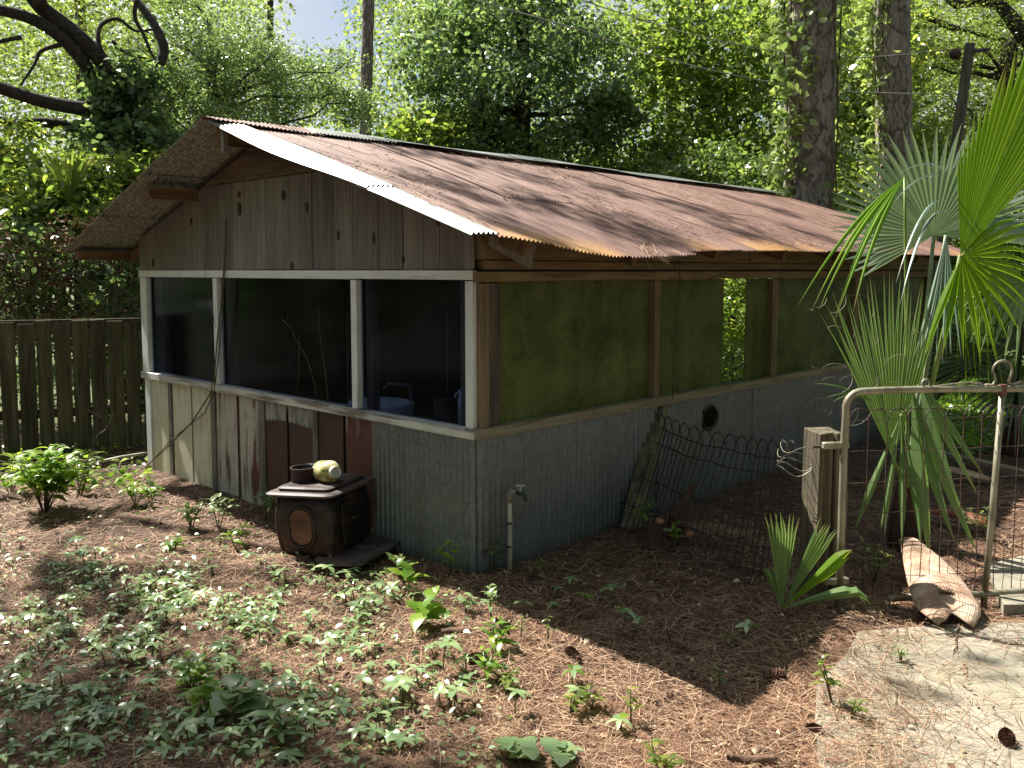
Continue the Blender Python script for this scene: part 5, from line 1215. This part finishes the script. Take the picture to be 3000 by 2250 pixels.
def litter():
    n = 125000
    x, y = on_ground(NR.uniform(-150,3150,n), 1120+1180*NR.random(n)**.8)
    ns = in_poly(x, y, SLABP); clump = np.sin(x*5.3+y*2.1)+np.sin(x*2.2-y*6.1)+.6*np.sin(x*11+y*9)
    edge = np.exp(-np.clip(x-(1.05+.33*(y-2.4)),0,9)/.22) + .8*np.exp(-np.clip(4.0-y,0,9)/.12)
    keep = ~in_shed(x, y) & np.where(ns, NR.random(n) < .018+.24*edge+.03*np.clip(clump,0,2), NR.random(n) < .75+.2*clump); x, y = x[keep], y[keep]; n = len(x)
    z = surf(x, y) + NR.random(n)**2*.016 + .003
    ang = NR.uniform(0, math.pi, n); L = NR.uniform(.07,.21,n); dist = np.hypot(x, y)
    Wd = .0016*NR.uniform(.8,1.5,n)*np.clip(dist/3.0,1,2.4)
    o = strips('pine_needles', np.stack([x,y,z],-1), ang, NR.normal(size=n)*.07, L, Wd, np.clip(NR.random(n)*.8+.12*NR.normal(size=n)+.1,0,1), M['needle'], NR.normal(size=n)*.06)
    tag(o, 'fallen reddish pine needles strewn over the whole yard', 'pine needles', kind='stuff')
    # dead leaves and chips
    n = 22000; x, y = on_ground(NR.uniform(-150,3150,n), 1120+1180*NR.random(n)**.8); ns = in_poly(x, y, SLABP)
    keep = ~in_shed(x, y) & (~ns | (NR.random(n) < .05)); x, y = x[keep], y[keep]; n = len(x); z = surf(x, y)+.004+NR.random(n)*.012
    D = NR.normal(size=(n,3))*np.array([1,1,.12]); N = nrm(NR.normal(size=(n,3))*.35+np.array([0,0,1.])); L = NR.uniform(.008,.030,n)*np.where(NR.random(n)<.05,2.0,1)
    me = leaf_mesh('leaf_litter', np.stack([x,y,z],-1), D, N, L, L*NR.uniform(.25,.6,n), NR.random(n), fold=.25, shape=6)
    o = link('leaf_litter', me, None, M['leaf_dead']); tag(o, 'dry brown leaf and bark litter over the ground', 'leaf litter', kind='stuff')
    # needles on the roof, most lying down the slope
    n = 5200; u = NR.uniform(U0+.15, U1-.05, n); s = EV*NR.random(n)**.85; cl = np.sin(u*3.1+s*1.7)+np.sin(u*1.3-s*4)+.5*np.sin(u*7.7+s*5); k = NR.random(n) < .35+.3*cl; u, s = u[k], s[k]; n = len(u)
    z = RZ-SL*s+sagf(u-U0)*(s/EV)**3+.016+NR.random(n)*.012; p2 = np.array(UC)[None]+np.array(UU)[None]*u[:,None]+np.array(VV)[None]*(RV-s)[:,None]
    a0 = math.atan2(-VV.y,-VV.x); an = a0+NR.normal(size=n)*.55; pit = -math.atan(SL)*np.cos(an-a0)
    o = strips('roof_needles', np.column_stack([p2,z]), an, pit, NR.uniform(.10,.22,n), .0035*NR.uniform(.8,1.5,n), np.clip(NR.random(n)*.9+.1,0,1), M['needle'], NR.normal(size=n)*.05)
    tag(o, 'dry pine needles lying in drifts on the rusty roof', 'pine needles', kind='stuff')
    # hanging bunch over the eave
    n = 46; u = ru(1740,752)+NR.normal(size=n)*.05; px = np.column_stack([np.array(UC)[None]+np.array(UU)[None]*u[:,None]+np.array(VV)[None]*(-OVS+.02+NR.uniform(-.05,.03,n))[:,None], np.full(n,0.)])
    tt = np.clip(u-U0,0,7); px[:,2] = RZ-SL*EV+sagf(tt)+.01+NR.uniform(-.02,.01,n)
    o = strips('needle_tuft', px, a0+NR.normal(size=n)*.6, -.45+NR.normal(size=n)*.2, NR.uniform(.12,.24,n), np.full(n,.003), NR.random(n)*.5+.5, M['needle'], NR.normal(size=n)*.05); tag(o, 'tuft of pine needles hanging over the drooping eave', 'pine needles', kind='stuff')
    # lawn beyond the gate
    n = 26000; x = NR.uniform(3.6,9.5,n); y = NR.uniform(8.9,14.5,n); k = ~in_shed(x,y,.3) & (NR.random(n) < np.clip((y-8.9)/1.6,0.05,1)); x, y = x[k], y[k]; n = len(x)
    L = NR.uniform(.06,.16,n); D = NR.normal(size=(n,3))*np.array([.5,.5,.1])+np.array([0,0,1.]); N = NR.normal(size=(n,3))
    o = link('grass', leaf_mesh('grass', np.stack([x,y,gnd(x,y)-.01],-1), D, N, L, L*.09+.004, NR.random(n), shape=4), None, M['grass']); tag(o, 'bright sunlit lawn grass beyond the gate', 'grass', kind='stuff')
litter()

# ---- creepers and seedlings: shared leaf shapes
def leaf_shape(name, L, Wd, mat, serr=0, tint=.5, curl=.18, n=9, fold=.18, lobes=None):
    rows = []; vs = []
    for k in range(n):
        t = k/(n-1); wv = Wd/2*math.sin(math.pi*min(1,t**.75))**.9 if not lobes else Wd/2*lobes(t)
        if serr and 0 < k < n-1 and k % 2: wv *= 1-serr
        z = -curl*L*t*t + .06*L*math.sin(t*math.pi)
        vs += [(L*t, -wv, z+fold*wv), (L*t, 0, z), (L*t, wv, z+fold*wv)]
    mb = MB().add(vs, [q for k in range(n-1) for q in ((3*k,3*k+3,3*k+4,3*k+1),(3*k+1,3*k+4,3*k+5,3*k+2))])
    me = mb.mesh(name); at = me.attributes.new('tint','FLOAT','POINT'); at.data.foreach_set('value',[tint]*len(me.vertices)); me.materials.append(mat); me.polygons.foreach_set('use_smooth',[True]*len(me.polygons)); return me
CL = [leaf_shape('leaf', 1, .46, M['leaf_creeper'], .16, t, c_) for t, c_ in ((.15,.1),(.4,.2),(.6,.06),(.85,.15))]
CLb = [leaf_shape('leaf', 1, .46, M['leaf_weed'], .16, t, c_) for t, c_ in ((.3,.2),(.7,.25))]
stem_me = [MB().tube([(0,0,-.02),(.006,.002,.5),(0,0,1)], [.0035,.003,.0025], 5).mesh('stem') for _ in range(1)][0]; stem_me.materials.append(M['vine_stem'])
def put(me, parent, name, loc, rot, sc):
    o = bpy.data.objects.new(name, me); o.parent = parent; o.location = loc; o.rotation_euler = rot; o.scale = sc; COL.objects.link(o); return o
def creeper(x, y, size, hgt, label, group, shapes, nl=5):
    t = thing('creeper', label, 'creeper', (x, y, float(surf(np.array(x),np.array(y)))), R.uniform(0,6.28), group); t.rotation_euler = (R.uniform(-.25,.25), R.uniform(-.25,.25), R.uniform(0,6.28))
    put(stem_me, t, 'stem', (0,0,0), (0,0,0), (1,1,hgt))
    for i in range(nl):
        a = i*2*math.pi/nl*.92 + R.uniform(-.15,.15); l = size*R.uniform(.75,1.15)
        put(R.choice(shapes), t, 'leaf', (0,0,hgt), (R.uniform(-.2,.2), R.uniform(-.18,.22), a), (l,l*R.uniform(.85,1.15),l))
    return t
def dens(px, py):
    d = 0
    d = max(d, math.exp(-(((px-450)/420)**2+((py-1780)/120)**2))*1.1)
    d = max(d, math.exp(-(((px-250)/400)**2+((py-2050)/200)**2))*.55, math.exp(-(((px-1030)/130)**2+((py-1780)/110)**2))*.8, math.exp(-(((px-800)/350)**2+((py-2100)/160)**2))*.35, math.exp(-(((px-1250)/200)**2+((py-1950)/150)**2))*.22)
    pn_ = math.sin(px*.021+py*.013)+math.sin(px*.009-py*.031+1)+math.sin(px*.043+py*.037+2)*.7
    return d*min(1,max(.06,.5+.42*pn_)) if px < 1500 else .01
cnt = 0; spots = []
while cnt < 286:
    px, py = R.uniform(-60,2000), R.uniform(1520,2260)
    if R.random() > dens(px, py): continue
    x, y = on_ground(px, py); x, y = float(x), float(y)
    if in_shed(np.array(x),np.array(y),.1) or (760 < px < 1130 and py < 1680) or any((x-a)**2+(y-b)**2 < .0036 for a, b in spots): continue
    spots.append((x, y)); sh = px > 1150
    sz = R.uniform(.032,.066); hg = R.uniform(.02,.085)
    where = ('below the white skirting panels' if px < 520 and py < 1680 else 'in the litter below the stove' if px < 900 and py < 1700 else 'beside the broad leaved seedlings' if px > 1080 else 'between the stove and the broad seedlings' if px > 850 and py < 1900 else 'in the dappled band across the yard' if py < 1880 else 'round the curled bark slab' if px < 760 and py < 2040 else 'in the shaded front litter' if px < 760 else 'on the bare needles of the front yard')
    lab = ('small' if sz < .047 else 'large' if sz > .06 else 'middling')+(' low' if hg < .06 else ' upright')+' five-leaved creeper sprig '+where
    creeper(x, y, sz, hg, lab, 'creeper sprigs '+where, CL); cnt += 1
# single creeper sprigs that stand apart
for px, py, s_, lb in ((1300,1960,.085,'pale five-leaved sprig alone by the sunlit needles'),(1170,2030,.08,'twin-leaved pale sprig near the sunlit bark'),(1335,2070,.08,'five-leaved sprig beside the pale bark flake'),(1680,2010,.07,'sunlit five-leaved sprig near the roof shadow edge'),(1705,1820,.075,'tall creeper sprig in the shade of the shed'),(1820,1870,.06,'small creeper sprig in the shaded needles'),(1800,1770,.09,'dark bunched creeper sprig in the shed shade'),(1530,1810,.06,'lone creeper sprig at the shadow border'),(1820,2140,.07,'light green five-leaved sprig before the concrete'),(2190,1860,.06,'creeper sprig shaded in front of the palmetto'),(950,1715,.07,'creeper sprig below the stove ledge'),(660,2060,.09,'spread five-leaved sprig beside the bark slab'),(1510,2090,.06,'small sprig near the bottom of the lit ground')):
    x, y = on_ground(px, py); creeper(float(x), float(y), s_, R.uniform(.06,.14), lb, None, CL if px < 1600 else CL+CLb)
# stuff: tiny leaves between them
def tiny():
    n = 30000; px = NR.uniform(-80,1500,n); py = NR.uniform(1480,2260,n); d = np.array([dens(a,b) for a, b in zip(px,py)]); k = NR.random(n) < d*.8+.03; x, y = on_ground(px[k], py[k]); k2 = ~in_shed(x,y,.05); x, y = x[k2], y[k2]; n = len(x)
    D = NR.normal(size=(n,3))*np.array([1,1,.15]); N = nrm(NR.normal(size=(n,3))*.4+np.array([0,0,1.])); L = NR.uniform(.02,.045,n)
    o = link('ground_cover', leaf_mesh('ground_cover', np.stack([x,y,surf(x,y)+NR.uniform(.01,.04,n)],-1), D, N, L, L*.55, NR.random(n), shape=6), None, M['leaf_creeper']); tag(o, 'small green leaves of ground cover among the creeper', 'ground cover', kind='stuff')
    n = 3120; px = np.concatenate([NR.uniform(2700,3060,2600), NR.uniform(-100,440,520)]); py = np.concatenate([NR.uniform(1190,1330,2600), NR.uniform(1310,1430,520)]); x, y = on_ground(px, py); k2 = ~in_shed(x,y,.05); x, y = x[k2], y[k2]; n = len(x)
    D = NR.normal(size=(n,3))*np.array([1,1,.3]); N = nrm(NR.normal(size=(n,3))*.5+np.array([0,0,1.])); L = NR.uniform(.04,.09,n)
    o = link('low_weeds', leaf_mesh('low_weeds', np.stack([x,y,surf(x,y)+NR.uniform(.01,.09,n)],-1), D, N, L, L*.5, NR.random(n), shape=6), None, M['leaf_weed']); tag(o, 'sunlit low weeds along the lawn edge and fence foot', 'weeds', kind='stuff')
tiny()
WL = {m: [leaf_shape('leaf', 1, w_, M[m], .1, t, .22) for w_, t in ((.36,.3),(.42,.55),(.34,.8))] for m in ('leaf_weed','leaf_bright','leaf_mid','leaf_creeper')}
WB = [leaf_shape('leaf', 1, .62, M['leaf_weed'], .05, t, .15) for t in (.4,.7)]
GL = [leaf_shape('leaf', 1, 1.0, M['leaf_creeper'], .0, t, .2, 11, .08, lambda t: [.45,.8,.95,.78,1,.82,.62,.74,.5,.3,.0][round(t*10)]) for t in (.25,.5)]
def weed(px, py, h, nst, nl, L, shapes, label, spread=.35, name='seedling', lift=0):
    p = at_z(px, py); z = float(surf(np.array(p.x),np.array(p.y)))+lift; t = thing(name, label, 'plant', (p.x,p.y,z))
    for s_ in range(nst):
        a = R.uniform(0,6.28); tip = Vector((math.cos(a)*spread*h*R.uniform(.3,1), math.sin(a)*spread*h*R.uniform(.3,1), h*R.uniform(.75,1.1)))
        if nst == 1: tip = Vector((R.uniform(-.12,.12)*h, R.uniform(-.12,.12)*h, h))
        pts = [Vector((0,0,-.02)), tip*.5+Vector((0,0,.05*h)), tip]; MB().tube(pts, [.004,.003,.002], 5).build('stem', M['vine_stem'], t, True)
        for i in range(nl):
            f = .35+.65*(i+1)/nl; c = tip*f; l = L*R.uniform(.7,1.15)*(1.1-.35*f)
            put(R.choice(shapes), t, 'leaf', c, (R.uniform(-.3,.3), R.uniform(-.7,.15), i*2.4+R.uniform(-.4,.4)), (l,l,l))
    return t
for a in ((130,1490,.42,20,14,.15,WL['leaf_weed'],'bushy bright yellow-green weed in the sun by the fence',.75), (235,1440,.28,5,9,.10,WL['leaf_bright'],'reddish tipped bright weed next to the bushy one',.6), (30,1440,.3,5,9,.12,WL['leaf_bright'],'bright broad weed near the fence foot',.7),
          (400,1480,.16,4,8,.11,WL['leaf_weed'],'lit toothed weed before the white skirting panels',.7), (440,1470,.12,3,7,.09,WL['leaf_weed'],'smaller lit weed beside the toothed one',.7), (560,1560,.17,4,8,.10,WL['leaf_mid'],'green weed left of the stove in dappled light',.8), (640,1545,.2,3,8,.11,WL['leaf_creeper'],'tall glossy weed between panels and stove',.6), (775,1520,.2,4,8,.10,WL['leaf_creeper'],'glossy weed leaning on the stove side',.6),
          (690,1590,.12,3,7,.09,WL['leaf_weed'],'short weed in front of the dark red panels',.8), (510,1610,.08,3,7,.08,WL['leaf_weed'],'low weed tuft in the dappled litter',1),
          (1000,1620,.14,3,7,.045,WL['leaf_bright'],'fine stemmed sprig growing through the stove ledge',.6), (1110,1590,.10,2,7,.04,WL['leaf_creeper'],'tiny leaved sprig on the stove ledge end',.6),
          (1195,1725,.17,2,4,.13,WB,'large leaved seedling in the light before the shed corner',.4), (1225,1830,.14,3,4,.15,WB,'broad leaved seedling with drooping leaves in the sun',.7), (1180,1690,.12,2,3,.11,WL['leaf_mid'],'two leaved seedling before the stove shadow',.5),
          (1320,1690,.20,2,8,.09,WL['leaf_weed'],'lit leafy stem against the corrugated corner',.4), (1450,1680,.20,2,6,.08,WL['leaf_mid'],'drooping leafy stem beside the standpipe',.5), (1560,1690,.10,2,7,.05,WL['leaf_weed'],'curly fern-like sprig in the shade by the standpipe',.8),
          (1360,1800,.13,2,7,.075,WL['leaf_creeper'],'glossy seedling at the lit edge of the shadow',.5), (1440,1830,.16,2,9,.075,WL['leaf_creeper'],'tall glossy seedling on the shadow edge',.4), (1440,1915,.13,3,7,.09,WL['leaf_weed'],'leafy seedling in full sun below the glossy one',.6), (1425,1980,.12,3,7,.085,WL['leaf_weed'],'broad sunlit seedling near a pine cone',.6), (1480,2030,.10,3,6,.06,WL['leaf_bright'],'small pale seedling with reddish stems',.6),
          (1525,1880,.10,1,7,.045,WL['leaf_bright'],'slim sprig in the lit needles',.4), (1605,1880,.12,1,6,.045,WL['leaf_bright'],'thin stalked sprig with a bare tip in the lit needles',.4), (1670,2090,.10,3,6,.065,WL['leaf_bright'],'yellow-green seedling pair near the bark lump',.7), (1720,2085,.09,2,6,.06,WL['leaf_bright'],'second yellow-green seedling by the bark lump',.7), (1850,2120,.14,1,9,.06,WL['leaf_bright'],'upright bright seedling short of the concrete',.4),
          (2440,2070,.18,2,9,.065,WL['leaf_bright'],'bright seedling growing at the slab edge',.35), (2490,2115,.08,2,6,.05,WL['leaf_bright'],'low bright seedling on the edge of the slab',.6), (2640,1945,.06,2,5,.05,WL['leaf_mid'],'small seedling at the back edge of the slab',.7), (2110,2010,.09,1,7,.05,WL['leaf_mid'],'shaded seedling with narrow leaves',.5), (2135,1880,.07,2,5,.05,WL['leaf_mid'],'pale shaded seedling in dark needles',.7),
          (1885,1590,.24,2,9,.085,WL['leaf_weed'],'leafy shoot on the left of the stump',.4), (1975,1640,.18,2,9,.075,WL['leaf_weed'],'leafy shoot in front of the stump',.4), (2560,1690,.22,5,8,.07,WL['leaf_mid'],'feathery green plant behind the gate wires',.8), (2880,1570,.2,4,8,.07,WL['leaf_mid'],'shaded sprig behind the gate stile',.8), (2190,1700,.16,1,12,.035,WL['leaf_weed'],'upright fern frond by the palmetto',.2),
          (600,2120,.12,3,6,.12,WL['leaf_weed'],'bright pointed weed below the bark slab',.8), (700,2150,.12,3,4,.12,GL,'lobed dull green weed near the bottom of the yard',.9), (860,2170,.13,3,5,.11,WL['leaf_creeper'],'broad shaded weed in the lower yard',.9), (560,2035,.12,3,7,.10,WL['leaf_weed'],'lit weed tuft between the creeper sprigs',.7),
          (1500,2215,.07,3,3,.11,GL,'large lobed vine leaves in the shaded foreground litter',1), (1610,2215,.06,2,3,.10,GL,'second clump of lobed vine leaves in foreground litter',1), (1930,2250,.1,3,6,.07,WL['leaf_bright'],'bright sprig at the very front of the litter',.8)):
    weed(*a)
# pale dry stalk standing in the bright weeds
p = at_z(225,1460); o = thing('dry_stalk', 'pale forked dry stalk standing among the bright weeds', 'stalk', p)
Q = [at_y(x,y,p.y-.05)-p for x,y in ((225,1460),(255,1350),(285,1275),(310,1258),(300,1220),(285,1180))]; MB().tube(Q, [.006,.005,.004,.0035,.003,.001], 5).build('stem', M['twig'], o)
for a_, b_ in (((310,1258),(330,1215)),((300,1225),(255,1200)),((285,1275),(320,1238))): MB().tube([at_y(*a_,p.y-.05)-p, at_y(*b_,p.y-.07)-p], [.003,.002], 5).build('side_stem', M['twig'], o)
